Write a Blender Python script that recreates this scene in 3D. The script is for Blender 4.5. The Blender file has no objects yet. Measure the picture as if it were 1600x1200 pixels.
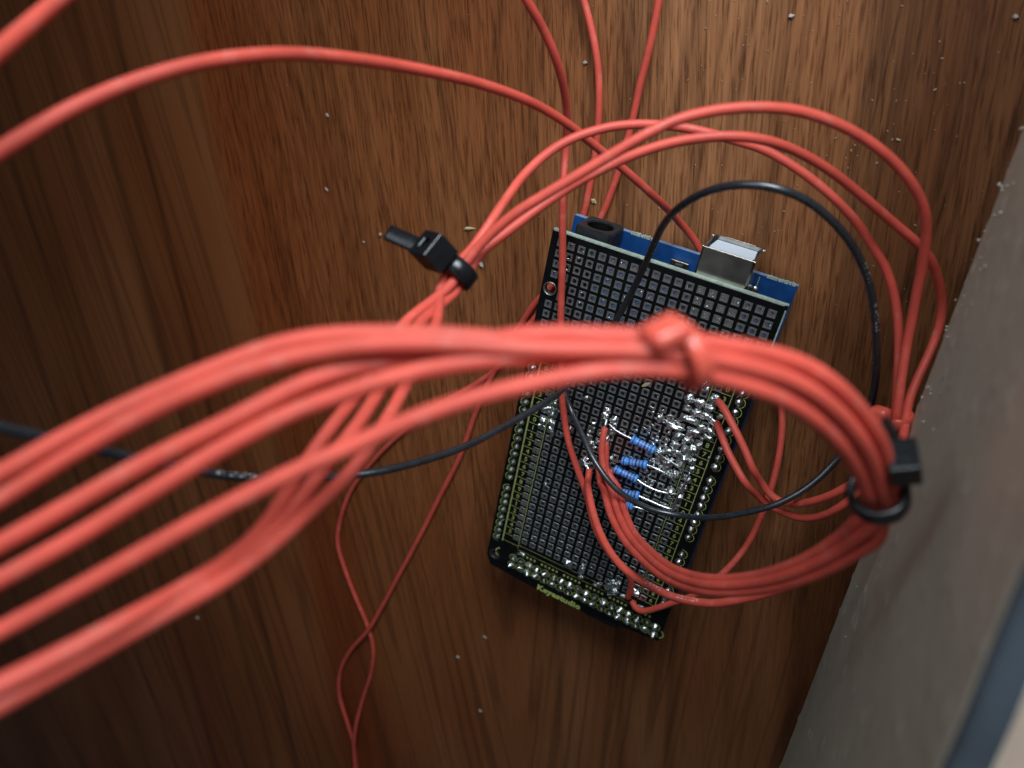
import bpy, bmesh, math, random
from mathutils import Vector, Matrix, noise
random.seed(7)
S = 0.001                      # everything below is written in millimetres
scene = bpy.context.scene
col = scene.collection

# ---------------------------------------------------------------- camera
cam_d = bpy.data.cameras.new("camera")
cam = bpy.data.objects.new("camera", cam_d); col.objects.link(cam)
cam_d.sensor_width = 36.0
cam_d.lens = 27.18
cam_d.clip_start = 0.002; cam_d.clip_end = 20
cam.matrix_world = Matrix(((0.8810315, -0.3584007, 0.3087595, 0.0579951), (0.1659503, 0.8453687, 0.5077522, 0.0568111), (-0.4429944, -0.3961069, 0.8042732, 0.1758016), (0, 0, 0, 1)))
cam_d.dof.use_dof = True
cam_d.dof.focus_distance = 0.176
cam_d.dof.aperture_fstop = 16.5
scene.camera = cam

# ---------------------------------------------------------------- light
world = bpy.data.worlds.new("World"); scene.world = world; world.use_nodes = True
bg = world.node_tree.nodes["Background"]
bg.inputs[0].default_value = (0.72, 0.84, 1.0, 1); bg.inputs[1].default_value = 0.04
def area(name, loc, target, sx, sy, power, color):
    l = bpy.data.lights.new(name, 'AREA'); l.shape = 'RECTANGLE'; l.size = sx*S; l.size_y = sy*S
    l.energy = power; l.color = color
    o = bpy.data.objects.new(name, l); col.objects.link(o)
    o.location = Vector(loc)*S
    o.rotation_euler = (Vector(target)-Vector(loc)).to_track_quat('-Z', 'Y').to_euler()
    return o
k_ = area("window_light", (98, 275, 200), (56, -50, 24), 250, 170, 0.46, (0.86, 0.95, 1.0)); k_.data.spread = math.radians(78)
k_ = area("panel_fill", (-100, 215, 260), (76, 60, 45), 170, 170, 0.035, (0.92, 0.97, 1.0)); k_.data.spread = math.radians(60)  # added fill from the left that brightens the painted panel
area("overhead_fill", (-10, 70, 470), (40, -40, 0), 260, 260, 0.085, (0.95, 0.97, 1.0))  # added fill from above that softens the shadows
scene.view_settings.view_transform = 'Standard'
scene.view_settings.look = 'None'
scene.view_settings.exposure = 0
scene.view_settings.gamma = 1

# ---------------------------------------------------------------- materials
def newmat(name):
    m = bpy.data.materials.new(name); m.use_nodes = True
    return m, m.node_tree.nodes, m.node_tree.links, m.node_tree.nodes["Principled BSDF"]
def simple(name, c, rough=0.5, metal=0.0, noise_amt=0.0, scale=800, bump=0.0, spec=0.5, trans=0.0, sss=0.0, sheen=0.0):
    m, n, l, p = newmat(name)
    p.inputs["Base Color"].default_value = (*c, 1); p.inputs["Roughness"].default_value = rough
    p.inputs["Metallic"].default_value = metal; p.inputs["Specular IOR Level"].default_value = spec
    p.inputs["Transmission Weight"].default_value = trans
    if sheen: p.inputs["Sheen Weight"].default_value = sheen; p.inputs["Sheen Roughness"].default_value = 0.4
    if sss:
        p.inputs["Subsurface Weight"].default_value = sss
        p.inputs["Subsurface Radius"].default_value = (0.0012, 0.0004, 0.0003)
        p.inputs["Subsurface Scale"].default_value = 1.0
    if noise_amt or bump:
        tc = n.new("ShaderNodeTexCoord"); t = n.new("ShaderNodeTexNoise")
        t.inputs["Scale"].default_value = scale; t.inputs["Detail"].default_value = 4
        l.new(tc.outputs["Object"], t.inputs["Vector"])
        if noise_amt:
            r = n.new("ShaderNodeValToRGB")
            r.color_ramp.elements[0].position = 0.3; r.color_ramp.elements[1].position = 0.7
            r.color_ramp.elements[0].color = (*[x*(1-noise_amt) for x in c], 1)
            r.color_ramp.elements[1].color = (*[min(1, x*(1+noise_amt)) for x in c], 1)
            l.new(t.outputs["Fac"], r.inputs["Fac"]); l.new(r.outputs["Color"], p.inputs["Base Color"])
            rr = n.new("ShaderNodeMapRange"); rr.inputs[3].default_value = max(0.02, rough*0.8); rr.inputs[4].default_value = min(1, rough*1.25)
            l.new(t.outputs["Fac"], rr.inputs[0]); l.new(rr.outputs[0], p.inputs["Roughness"])
        if bump:
            b = n.new("ShaderNodeBump"); b.inputs["Strength"].default_value = bump; b.inputs["Distance"].default_value = 0.0003
            l.new(t.outputs["Fac"], b.inputs["Height"]); l.new(b.outputs[0], p.inputs["Normal"])
    return m
RED = simple("red_silicone", (0.60, 0.084, 0.058), 0.5, noise_amt=0.14, scale=170, bump=0.1, sss=0.15, spec=0.42)
def scuffs(m, tint, lo, hi, amt, scale):     # faint dusty rub marks on the insulation
    n, l = m.node_tree.nodes, m.node_tree.links; p = n["Principled BSDF"]
    src = p.inputs["Base Color"].links[0].from_socket
    tc = n.new("ShaderNodeTexCoord"); t = n.new("ShaderNodeTexNoise"); t.inputs["Scale"].default_value = scale; t.inputs["Detail"].default_value = 6; t.inputs["Roughness"].default_value = 0.7
    l.new(tc.outputs["Object"], t.inputs["Vector"])
    r = n.new("ShaderNodeMapRange"); r.inputs[1].default_value = lo; r.inputs[2].default_value = hi; r.inputs[4].default_value = amt
    l.new(t.outputs["Fac"], r.inputs[0])
    x = n.new("ShaderNodeMix"); x.data_type = 'RGBA'; l.new(r.outputs[0], x.inputs[0]); l.new(src, x.inputs[6]); x.inputs[7].default_value = (*tint, 1)
    l.new(x.outputs[2], p.inputs["Base Color"])
scuffs(RED, (0.62, 0.25, 0.20), 0.55, 0.74, 0.5, 330)
BLK = simple("black_silicone", (0.017, 0.022, 0.028), 0.27, noise_amt=0.2, scale=500, bump=0.08, spec=0.9)
NYL = simple("black_nylon", (0.007, 0.008, 0.010), 0.24, noise_amt=0.2, scale=900, bump=0.15)
REDTIE = simple("red_nylon", (0.62, 0.10, 0.068), 0.26, sss=0.4, noise_amt=0.05, scale=400)
SOLD = simple("solder", (0.86, 0.92, 0.93), 0.27, metal=1.0, noise_amt=0.08, scale=1300, bump=0.8)
DULL = simple("dull_solder", (0.56, 0.60, 0.60), 0.32, metal=1.0, noise_amt=0.25, scale=1500, bump=0.6)
LEAD = simple("tinned_lead", (0.72, 0.75, 0.76), 0.26, metal=1.0, noise_amt=0.1, scale=1200)
TARN = simple("tarnished_solder", (0.17, 0.20, 0.16), 0.45, metal=0.8, noise_amt=0.3, scale=1500, bump=0.5)
PADM = simple("tinned_pad", (0.46, 0.48, 0.47), 0.4, metal=0.9, noise_amt=0.2, scale=900, bump=0.15)
MASK = simple("black_solder_mask", (0.0035, 0.004, 0.0042), 0.45, noise_amt=0.3, scale=400, spec=0.22)
FR4 = simple("fibreglass_edge", (0.36, 0.44, 0.38), 0.7, noise_amt=0.25, scale=1400)
SILK = simple("silkscreen_print", (0.29, 0.34, 0.10), 0.75, noise_amt=0.3, scale=1500)
SILKB = simple("bright_silkscreen_print", (0.38, 0.46, 0.12), 0.75, noise_amt=0.2, scale=1500)
BLUE = simple("blue_solder_mask", (0.006, 0.055, 0.21), 0.38, noise_amt=0.18, scale=500)
BLUEEDGE = simple("blue_board_edge", (0.16, 0.24, 0.36), 0.75, noise_amt=0.35, scale=1300)
PLAST = simple("black_plastic", (0.018, 0.019, 0.022), 0.5, noise_amt=0.25, scale=900, bump=0.2)
STEEL = simple("connector_steel", (0.56, 0.52, 0.46), 0.24, metal=1.0, noise_amt=0.25, scale=260, bump=0.05)
WHITE = simple("white_plastic", (0.66, 0.75, 0.86), 0.4)
RBLUE = simple("resistor_lacquer", (0.09, 0.33, 0.85), 0.3, noise_amt=0.08, scale=900)
BAND = {k: simple(k+"_band_paint", c, 0.4) for k, c in dict(navy=(0.03, 0.06, 0.22), violet=(0.22, 0.10, 0.36), dark=(0.02, 0.025, 0.06), brown=(0.16, 0.07, 0.09)).items()}
PRINT = simple("white_wire_print", (0.66, 0.60, 0.58), 0.7)
CHIP = simple("pale_wood_chip", (0.42, 0.34, 0.20), 0.8, noise_amt=0.25, scale=700)
CHIPW = simple("white_plaster_chip", (0.36, 0.31, 0.27), 0.85, noise_amt=0.2, scale=700)
DUST = simple("sawdust_grain", (0.29, 0.205, 0.125), 0.85, noise_amt=0.3, scale=500)
TAPE = simple("blue_tape", (0.027, 0.037, 0.049), 0.75, noise_amt=0.2, scale=160, bump=0.3)
BEIGE = simple("beige_board", (0.31, 0.235, 0.185), 0.8, noise_amt=0.12, scale=90)
PAINT_CRUMB = simple("paint_crumb", (0.40, 0.385, 0.33), 0.75, noise_amt=0.2, scale=600)

def wood_material():
    m, n, l, p = newmat("oak_veneer")
    def N(t, **k):
        x = n.new(t)
        for a, b in k.items(): setattr(x, a, b)
        return x
    def M(op, a, b=None, c=None):
        x = N("ShaderNodeMath", operation=op)
        for i, v in enumerate((a, b, c)):
            if v is None: continue
            if isinstance(v, (int, float)): x.inputs[i].default_value = v
            else: l.new(v, x.inputs[i])
        return x.outputs[0]
    tc = N("ShaderNodeTexCoord")
    mp = N("ShaderNodeMapping"); mp.inputs["Scale"].default_value = (1000, 1000, 1000)
    l.new(tc.outputs["Object"], mp.inputs["Vector"])
    rot = N("ShaderNodeMapping"); rot.inputs["Rotation"].default_value = (0, 0, math.radians(-14.3))
    l.new(mp.outputs[0], rot.inputs["Vector"])
    sp = N("ShaderNodeSeparateXYZ"); l.new(rot.outputs[0], sp.inputs[0])
    s0, t = sp.outputs[0], sp.outputs[1]
    def noise_at(x, y, sx, sy, detail=3, rough=0.55, dist=0.0, z=0.0):
        c = N("ShaderNodeCombineXYZ"); l.new(M('MULTIPLY', x, sx), c.inputs[0]); l.new(M('MULTIPLY', y, sy), c.inputs[1]); c.inputs[2].default_value = z
        q = N("ShaderNodeTexNoise"); q.inputs["Scale"].default_value = 1; q.inputs["Detail"].default_value = detail
        q.inputs["Roughness"].default_value = rough; q.inputs["Distortion"].default_value = dist
        l.new(c.outputs[0], q.inputs["Vector"]); return q.outputs["Fac"]
    def ramp(f, stops):
        r = N("ShaderNodeValToRGB"); e = r.color_ramp.elements
        while len(e) < len(stops): e.new(0.5)
        for q, (pos, c) in zip(e, stops):
            q.position = pos; q.color = (*c, 1) if len(c) == 3 else (c[0],)*3+(1,)
        l.new(f, r.inputs["Fac"]); return r.outputs["Color"]
    def mul(a, b, f=1.0):
        x = N("ShaderNodeMix", data_type='RGBA', blend_type='MULTIPLY'); 
        if isinstance(f, float): x.inputs[0].default_value = f
        else: l.new(f, x.inputs[0])
        l.new(a, x.inputs[6]); l.new(b, x.inputs[7]) if not isinstance(b, tuple) else setattr(x.inputs[7], "default_value", (*b, 1))
        return x.outputs[2]
    # slow waviness of the grain
    wob = M('MULTIPLY', M('SUBTRACT', noise_at(s0, t, 0.02, 0.008, 2), 0.5), 5.0)
    wob2 = M('MULTIPLY', M('SUBTRACT', noise_at(s0, t, 0.12, 0.02, 2, z=3.0), 0.5), 1.0)
    s = M('ADD', M('ADD', s0, wob), wob2)
    # cathedral figure: nested arches centred on a line through the lower middle of the panel
    ds = M('SUBTRACT', s, -29.82)
    arch = M('SQRT', M('ADD', M('MULTIPLY', ds, ds), 30.0))
    g = M('SUBTRACT', arch, M('MULTIPLY', t, 0.12))
    rings = noise_at(g, t, 0.10, 0.0025, 2, 0.5, z=1.7)
    ring_c = ramp(rings, [(0.32, (0.76,)), (0.40, (1.02,)), (0.455, (0.97,)), (0.482, (0.66,)), (0.497, (0.70,)), (0.53, (1.0,)), (0.585, (1.04,)), (0.612, (0.74,)), (0.64, (1.0,))])
    lines = noise_at(g, t, 0.42, 0.006, 2, 0.5, z=5.1)
    line_c = ramp(lines, [(0.29, (0.55,)), (0.36, (1.0,))])
    tone = noise_at(s, t, 0.022, 0.006, 2, z=9.0)
    base = ramp(tone, [(0.36, (0.215, 0.077, 0.028)), (0.5, (0.255, 0.104, 0.042)), (0.64, (0.295, 0.132, 0.059))])
    fine = noise_at(s, t, 1.25, 0.022, 4, 0.55)
    fine_c = ramp(fine, [(0.25, (0.62, 0.54, 0.48)), (0.5, (1.0, 1.0, 1.0)), (0.75, (1.26, 1.25, 1.22))])
    pores = noise_at(s, t, 2.6, 0.085, 2, 0.5, z=2.2)
    pore_c = ramp(pores, [(0.29, (0.55, 0.46, 0.40)), (0.40, (1.0, 1.0, 1.0))])
    # named growth bands: narrow dark lines in the smooth left strip, broad dark stripes at the right
    def f(x): return (x+260)/360
    marks = sorted([(-245, 2.5, .62), (-220, 2.0, .55), (-208, 2.6, .6), (-185, 2.2, .55), (-166, 2.8, .6), (-149, 2.2, .5), (-13, 1.4, .66), (9.5, 2.4, .6), (26, 2.2, .58), (43, 1.8, .66), (60, 3.2, .56), (71, 1.0, .62)])
    st = []
    for pos, w, v in marks: st += [(f(pos-w), (1.0,)), (f(pos+w*0.1), (v,))]
    for pos, w, v in marks: st.append((f(pos+w*1.3), (1.0,)))
    st = [q for q in sorted(st, key=lambda q: q[0])]
    st = [q for i, q in enumerate(st) if i == 0 or q[0]-st[i-1][0] > 1e-4][:32]
    fs = N("ShaderNodeMapRange"); l.new(s, fs.inputs[0]); fs.inputs[1].default_value = -260; fs.inputs[2].default_value = 100
    band_c = ramp(fs.outputs[0], st)
    smooth_zone = N("ShaderNodeMapRange"); l.new(s, smooth_zone.inputs[0]); smooth_zone.inputs[1].default_value = -122; smooth_zone.inputs[2].default_value = -112
    tz = N("ShaderNodeMapRange"); l.new(t, tz.inputs[0]); tz.inputs[1].default_value = -150; tz.inputs[2].default_value = -55; tz.inputs[3].default_value = 0.22
    zone = M('MULTIPLY', smooth_zone.outputs[0], tz.outputs[0])              # 0 in the smooth strip, 1 where the wood is open-pored
    c = mul(base, ring_c, M('SUBTRACT', 1.25, M('MULTIPLY', tz.outputs[0], 0.45))); c = mul(c, band_c, M('ADD', 0.55, M('MULTIPLY', noise_at(s, t, 0.03, 0.02, 2, z=4.0), 0.7)))
    c = mul(c, line_c, M('MULTIPLY', zone, 0.7)); c = mul(c, fine_c, M('ADD', 0.12, M('MULTIPLY', zone, 0.8))); c = mul(c, pore_c, M('MULTIPLY', zone, 0.95))
    dash = noise_at(s, t, 1.7, 0.11, 3, 0.6, z=7.7)
    dash_c = ramp(dash, [(0.36, (0.50, 0.42, 0.36)), (0.47, (1.0, 1.0, 1.0)), (0.66, (1.18, 1.17, 1.14))])
    c = mul(c, dash_c, M('MULTIPLY', zone, 0.85))
    dk = N("ShaderNodeMapRange"); l.new(s, dk.inputs[0]); dk.inputs[1].default_value = -80; dk.inputs[2].default_value = -105
    dk2 = N("ShaderNodeMapRange"); l.new(s, dk2.inputs[0]); dk2.inputs[1].default_value = -121; dk2.inputs[2].default_value = -114
    c = mul(c, (0.94, 0.74, 0.62), M('MULTIPLY', dk.outputs[0], dk2.outputs[0]))
    # redder stain towards the left of the panel
    reds = N("ShaderNodeMapRange"); l.new(s, reds.inputs[0]); reds.inputs[1].default_value = 35; reds.inputs[2].default_value = -75
    c = mul(c, (0.86, 0.66, 0.50), reds.outputs[0])
    l.new(c, p.inputs["Base Color"])
    rr = N("ShaderNodeMapRange"); l.new(fine, rr.inputs[0]); rr.inputs[3].default_value = 0.58; rr.inputs[4].default_value = 0.42
    l.new(rr.outputs[0], p.inputs["Roughness"]); p.inputs["Specular IOR Level"].default_value = 0.22
    b = N("ShaderNodeBump"); b.inputs["Strength"].default_value = 0.5; b.inputs["Distance"].default_value = 0.0002
    l.new(M('ADD', pores, M('MULTIPLY', fine, 0.6)), b.inputs["Height"]); l.new(b.outputs[0], p.inputs["Normal"])
    return m
WOOD = wood_material()

def paint_material():
    m, n, l, p = newmat("rough_white_paint")
    tc = n.new("ShaderNodeTexCoord")
    def nz(sc, d): 
        t = n.new("ShaderNodeTexNoise"); t.inputs["Scale"].default_value = sc; t.inputs["Detail"].default_value = d
        l.new(tc.outputs["Object"], t.inputs["Vector"]); return t
    a = nz(85, 4); b = nz(260, 2); c = nz(160, 3)
    r = n.new("ShaderNodeValToRGB"); e = r.color_ramp.elements
    e[0].position = 0.32; e[0].color = (0.415, 0.385, 0.315, 1); e[1].position = 0.6; e[1].color = (0.46, 0.435, 0.355, 1)
    l.new(a.outputs["Fac"], r.inputs["Fac"])
    r2 = n.new("ShaderNodeValToRGB"); e = r2.color_ramp.elements
    e[0].position = 0.27; e[0].color = (0.97, 0.96, 0.94, 1); e[1].position = 0.42; e[1].color = (1, 1, 1, 1)
    l.new(c.outputs["Fac"], r2.inputs["Fac"])
    x = n.new("ShaderNodeMix"); x.data_type = 'RGBA'; x.blend_type = 'MULTIPLY'; x.inputs[0].default_value = 0.8
    l.new(r.outputs[0], x.inputs[6]); l.new(r2.outputs[0], x.inputs[7]); l.new(x.outputs[2], p.inputs["Base Color"])
    p.inputs["Roughness"].default_value = 0.7
    bp = n.new("ShaderNodeBump"); bp.inputs["Strength"].default_value = 0.16; bp.inputs["Distance"].default_value = 0.0005
    l.new(b.outputs["Fac"], bp.inputs["Height"]); l.new(bp.outputs[0], p.inputs["Normal"])
    return m
PAINT = paint_material()

# ---------------------------------------------------------------- helpers
def obj(name, bm, mat, parent=None, smooth=False, share=None):
    if share is None:
        me = bpy.data.meshes.new(name)
        for f in bm.faces: f.smooth = smooth
        bm.normal_update(); bm.to_mesh(me); bm.free()
        for m in (mat if isinstance(mat, (list, tuple)) else [mat]): me.materials.append(m)
    else: me = share
    o = bpy.data.objects.new(name, me); col.objects.link(o)
    if parent: o.parent = parent
    return o
def tag(o, label=None, cat=None, group=None, kind=None):
    if label: o["label"] = label
    if cat: o["category"] = cat
    if group: o["group"] = group
    if kind: o["kind"] = kind
    return o
def empty(name, label, cat, group=None, loc=(0, 0, 0)):
    o = bpy.data.objects.new(name, None); o.empty_display_size = 0.002; col.objects.link(o)
    o.location = Vector(loc)*S
    return tag(o, label, cat, group)
def V(p): return Vector(p)*S
def box(bm, lo, hi, bevel=0.0, mi=0, mat=None):
    vs = [bm.verts.new(V((x, y, z))) for x in (lo[0], hi[0]) for y in (lo[1], hi[1]) for z in (lo[2], hi[2])]
    fs = [bm.faces.new([vs[i] for i in q]) for q in ((0, 1, 3, 2), (4, 6, 7, 5), (0, 4, 5, 1), (2, 3, 7, 6), (0, 2, 6, 4), (1, 5, 7, 3))]
    for f in fs: f.material_index = mi
    if mat is not None: bmesh.ops.transform(bm, matrix=mat, verts=vs)
    if bevel:
        es = list({e for f in fs for e in f.edges})
        bmesh.ops.bevel(bm, geom=es, offset=bevel*S, segments=3, affect='EDGES', profile=0.5)
def catmull(pts, step):
    P = [Vector(p) for p in pts]; P = [P[0]*2-P[1]]+P+[P[-1]*2-P[-2]]
    out = []
    for i in range(1, len(P)-2):
        a, b, c, d = P[i-1:i+3]
        t0 = 0; t1 = t0+max(1e-4, (b-a).length**.5); t2 = t1+max(1e-4, (c-b).length**.5); t3 = t2+max(1e-4, (d-c).length**.5)
        k = max(2, int((c-b).length/step)+1)
        for j in range(k):
            t = t1+(t2-t1)*j/k
            A1 = a*((t1-t)/(t1-t0))+b*((t-t0)/(t1-t0)); A2 = b*((t2-t)/(t2-t1))+c*((t-t1)/(t2-t1)); A3 = c*((t3-t)/(t3-t2))+d*((t-t2)/(t3-t2))
            B1 = A1*((t2-t)/(t2-t0))+A2*((t-t0)/(t2-t0)); B2 = A2*((t3-t)/(t3-t1))+A3*((t-t1)/(t3-t1))
            out.append(B1*((t2-t)/(t2-t1))+B2*((t-t1)/(t2-t1)))
    out.append(P[-2]); return out
def smooth_line(c, n):
    for _ in range(n):
        c = [c[0]]+[(c[i-1]+c[i]*2+c[i+1])/4 for i in range(1, len(c)-1)]+[c[-1]]
    return c
def frames(c):
    T = [((c[min(i+1, len(c)-1)]-c[max(i-1, 0)]).normalized()) for i in range(len(c))]
    n = T[0].orthogonal().normalized(); out = []
    for t in T:
        n = (n-t*n.dot(t)); n = n.normalized() if n.length > 1e-6 else t.orthogonal().normalized()
        out.append((t, n, t.cross(n)))
    return out
def tube(bm, c, r, seg=12, mi=0, taper=None):
    fr = frames(c); rings = []
    for i, (p, (t, n, b)) in enumerate(zip(c, fr)):
        rr = r if taper is None else r*taper(i/(len(c)-1))
        rings.append([bm.verts.new(V(p+(n*math.cos(a)+b*math.sin(a))*rr)) for a in [2*math.pi*k/seg for k in range(seg)]])
    for a, b in zip(rings, rings[1:]):
        for k in range(seg):
            f = bm.faces.new((a[k], a[(k+1) % seg], b[(k+1) % seg], b[k])); f.material_index = mi
    bm.faces.new(rings[0][::-1]).material_index = mi; bm.faces.new(rings[-1]).material_index = mi
CAM = cam.location/S
def wire(name, pts, r, mat, label, group=None, cat="wire", prints=(), strip=None, smoothing=3):
    c = smooth_line(catmull(pts, 0.9), smoothing)
    bm = bmesh.new(); tube(bm, c, r, 14)
    o = obj(name, bm, mat, smooth=True); tag(o, label, cat, group)
    for (p0, p1) in prints:          # faded lettering printed along the insulation
        i0 = min(range(len(c)), key=lambda i: (c[i]-Vector(p0)).length); i1 = min(range(len(c)), key=lambda i: (c[i]-Vector(p1)).length)
        i0, i1 = min(i0, i1), max(i0, i1)
        bm = bmesh.new(); rnd = random.Random(i0)
        L = [0.0]
        for i in range(i0, i1): L.append(L[-1]+(c[i+1]-c[i]).length)
        def at(sv):
            for i in range(len(L)-1):
                if L[i+1] >= sv:
                    f = (sv-L[i])/max(1e-6, L[i+1]-L[i]); p = c[i0+i].lerp(c[i0+i+1], f); t = (c[i0+i+1]-c[i0+i]).normalized(); return p, t
            return c[i1], (c[i1]-c[i1-1]).normalized()
        def patch(a, b, w0, w1):
            vs = []
            for sv, w in ((a, w0), (b, w0), (b, w1), (a, w1)):
                p, t = at(sv); d = (CAM-p); d = (d-t*d.dot(t)).normalized(); e = t.cross(d)
                d = (d*math.cos(0.5)+e*math.sin(0.5)*up).normalized(); e = t.cross(d)
                vs.append(bm.verts.new(V(p+(d*math.cos(w)+e*math.sin(w))*(r*1.015))))
            bm.faces.new(vs)
        p, t = at(L[-1]/2); d = CAM-p; d = (d-t*d.dot(t)).normalized(); up = 1 if t.cross(d).y > 0 else -1
        sv = 0.1
        while sv < L[-1]-0.7:        # worn strokes, no longer readable in the photograph
            for k in range(rnd.randint(2, 3)):
                if rnd.random() < 0.55: a = sv+rnd.uniform(0, .45); patch(a, a+0.16, -0.42, 0.42)
                else: w = rnd.choice((-0.42, -0.06, 0.28)); patch(sv, sv+0.55, w, w+0.15)
            sv += rnd.choice((0.8, 0.85, 0.85, 1.4))
        obj("printed_marking", bm, PRINT, o)
    if strip:
        bm = bmesh.new(); tube(bm, [Vector(q) for q in catmull(strip, 0.3)], 0.42, 8)
        obj("bare_conductor", bm, SOLD, o, smooth=True)
    return o
def ribbon(bm, c, dirs, w, t):     # c: centre line, dirs: width direction at each point
    rings = []
    for i, (p, d) in enumerate(zip(c, dirs)):
        tt = (c[min(i+1, len(c)-1)]-c[max(i-1, 0)]).normalized(); d = (d-tt*d.dot(tt)).normalized(); nn = tt.cross(d)
        k = t*0.3
        prof = [(-w/2, -t/2+k), (-w/2+k, -t/2), (w/2-k, -t/2), (w/2, -t/2+k), (w/2, t/2-k), (w/2-k, t/2), (-w/2+k, t/2), (-w/2, t/2-k)]
        rings.append([bm.verts.new(V(p+d*a+nn*b)) for a, b in prof])
    for a, b in zip(rings, rings[1:]):
        for k in range(8): bm.faces.new((a[k], a[(k+1) % 8], b[(k+1) % 8], b[k]))
    bm.faces.new(rings[0][::-1]); bm.faces.new(rings[-1])
def zip_tie(label, center, axis, head_at, ra, rb, w, t, head, tail, mat, name="zip_tie", turn=0.0):
    c0 = Vector(center); ax = Vector(axis).normalized(); hd = Vector(head_at)-c0; hd = (hd-ax*hd.dot(ax)).normalized(); sd = ax.cross(hd)
    root = empty(name, label, "zip tie", None, c0)
    def place(o):
        o.data.transform(Matrix.Translation(-V(c0))); o.parent = root
    bm = bmesh.new(); pts = [c0+hd*math.cos(a)*ra+sd*math.sin(a)*rb for a in [2*math.pi*k/56+0.12 for k in range(55)]]
    ribbon(bm, pts, [ax]*len(pts), w, t); place(obj("strap", bm, mat, smooth=True))
    hx, hy, hz = head                 # along hd, along side, along axis
    fx = (hd*math.cos(turn)+sd*math.sin(turn)).normalized(); fy = ax.cross(fx)
    hc = Vector(head_at)
    mt = Matrix(((fx.x, fy.x, ax.x, hc.x*S), (fx.y, fy.y, ax.y, hc.y*S), (fx.z, fy.z, ax.z, hc.z*S), (0, 0, 0, 1)))
    bm = bmesh.new()
    if mat is NYL:
        box(bm, (-hx/2, -hy/2, -hz/2), (hx/2, hy/2, hz/2), 0.0)
        bmesh.ops.subdivide_edges(bm, edges=bm.edges[:], cuts=2, use_grid_fill=True)
        top = [f for f in bm.faces if f.calc_center_median().x > hx/2*S*0.99 and f.calc_center_median().length < hx*0.56*S]
        r = bmesh.ops.extrude_discrete_faces(bm, faces=top)
        bmesh.ops.translate(bm, vec=Vector((-hx*0.5, 0, 0))*S, verts=[v for f in r["faces"] for v in f.verts])
        sharp = [e for e in bm.edges if len(e.link_faces) == 2 and e.calc_face_angle(0) > 1.0]
        bmesh.ops.bevel(bm, geom=sharp, offset=0.28*S, segments=3, affect='EDGES', profile=0.5)
    else:          # soft moulded head with well rounded corners
        box(bm, (-hx/2, -hy/2, -hz/2), (hx/2, hy/2, hz/2), min(hx, hy, hz)*0.36)
    bmesh.ops.transform(bm, matrix=mt, verts=bm.verts); place(obj("head", bm, mat, smooth=mat is not NYL))
    if tail:
        pts = catmull([hc]+[Vector(q) for q in tail], 0.4)
        bm = bmesh.new(); ribbon(bm, pts, [ax]*len(pts), w*0.92, t*0.95)
        for k in range(3, len(pts)-2, 1):
            pass
        place(obj("tail", bm, mat, smooth=True))
    return root

# ---------------------------------------------------------------- wooden surface
bm = bmesh.new()
box(bm, (-900, -1100, -18), (320, 420, 0))
tag(obj("wood_panel", bm, WOOD), "brown oak panel with straight grain under the circuit board", None, None, "structure")

# ---------------------------------------------------------------- painted panel on the right
WA = Vector([76.11, 43.68, 30.0]); WD = Vector([14.88, -153.96, 0.0]).normalized(); WN = Vector((-WD.y, WD.x, 0))   # foot line direction; WN points away from the board
if WN.x < 0: WN = -WN
def wall_pt(k, z, off=0.0):
    p = WA+WD*k+WN*off; return Vector((p.x, p.y, z))
def rim(k): return 118.6+0.257*(k-15)
bm = bmesh.new()
NK, NZ = 330, 110; K0, K1 = -75.0, 190.0
def lump(k, z):
    a = noise.fractal(Vector((k*0.11, z*0.11, 3.1)), 1.0, 2.0, 4)
    b = noise.noise(Vector((k*0.62, z*0.62, 9.0)))+0.35*noise.noise(Vector((k*1.3, z*1.3, 4.0)))
    return 0.03*a+max(0, b-0.40)*3.0
grid = []
for i in range(NK+1):
    k = K0+(K1-K0)*i/NK; row = []
    for j in range(NZ+1):
        f = j/NZ; z = 30+(rim(k)-30)*f
        edge = max(0, 1-f*NZ/3.5)**2*1.2+max(0, 1-(1-f)*NZ/1.5)**2*1.0
        wob = 0.35*noise.noise(Vector((k*0.22, 0, 1))) if j == 0 else 0
        row.append(bm.verts.new(V(wall_pt(k, z+wob, edge-0.3*lump(k, z)))))
    grid.append(row)
for i in range(NK):
    for j in range(NZ): bm.faces.new((grid[i][j], grid[i][j+1], grid[i+1][j+1], grid[i+1][j]))
back = [[bm.verts.new(V(wall_pt(K0+(K1-K0)*i/NK, z, 3.2))) for z in (30.3, rim(K0+(K1-K0)*i/NK)-0.3)] for i in (0, NK)]
bm.faces.new((back[0][0], back[1][0], back[1][1], back[0][1]))
bm.faces.new([grid[i][0] for i in range(NK+1)]+[back[1][0], back[0][0]])
bm.faces.new([grid[i][NZ] for i in range(NK, -1, -1)]+[back[0][1], back[1][1]])
bm.faces.new([grid[0][j] for j in range(NZ, -1, -1)]+[back[0][0], back[0][1]])
bm.faces.new([grid[NK][j] for j in range(NZ+1)]+[back[1][1], back[1][0]])
wall = tag(obj("painted_panel", bm, PAINT, smooth=True), "rough off-white painted panel standing along the right side", "panel")
bm = bmesh.new(); rnd = random.Random(3)
for _ in range(120):
    k = -22+rnd.expovariate(1/34.0); z = 30.4+rnd.expovariate(1/11.0)
    if z > 100 or k > 105: continue
    p = wall_pt(k, z, -0.2); r = rnd.choice((0.16, 0.2, 0.25, 0.3, 0.42))*rnd.uniform(0.5, 1.1)*0.8
    q = bmesh.ops.create_icosphere(bm, subdivisions=1, radius=r*S)
    for v in q["verts"]: v.co = v.co*rnd.uniform(0.7, 1.25)+p*S
tag(obj("paint_crumb", bm, PAINT_CRUMB, wall, smooth=True), kind="stuff")
bm = bmesh.new()
tp = []
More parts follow.
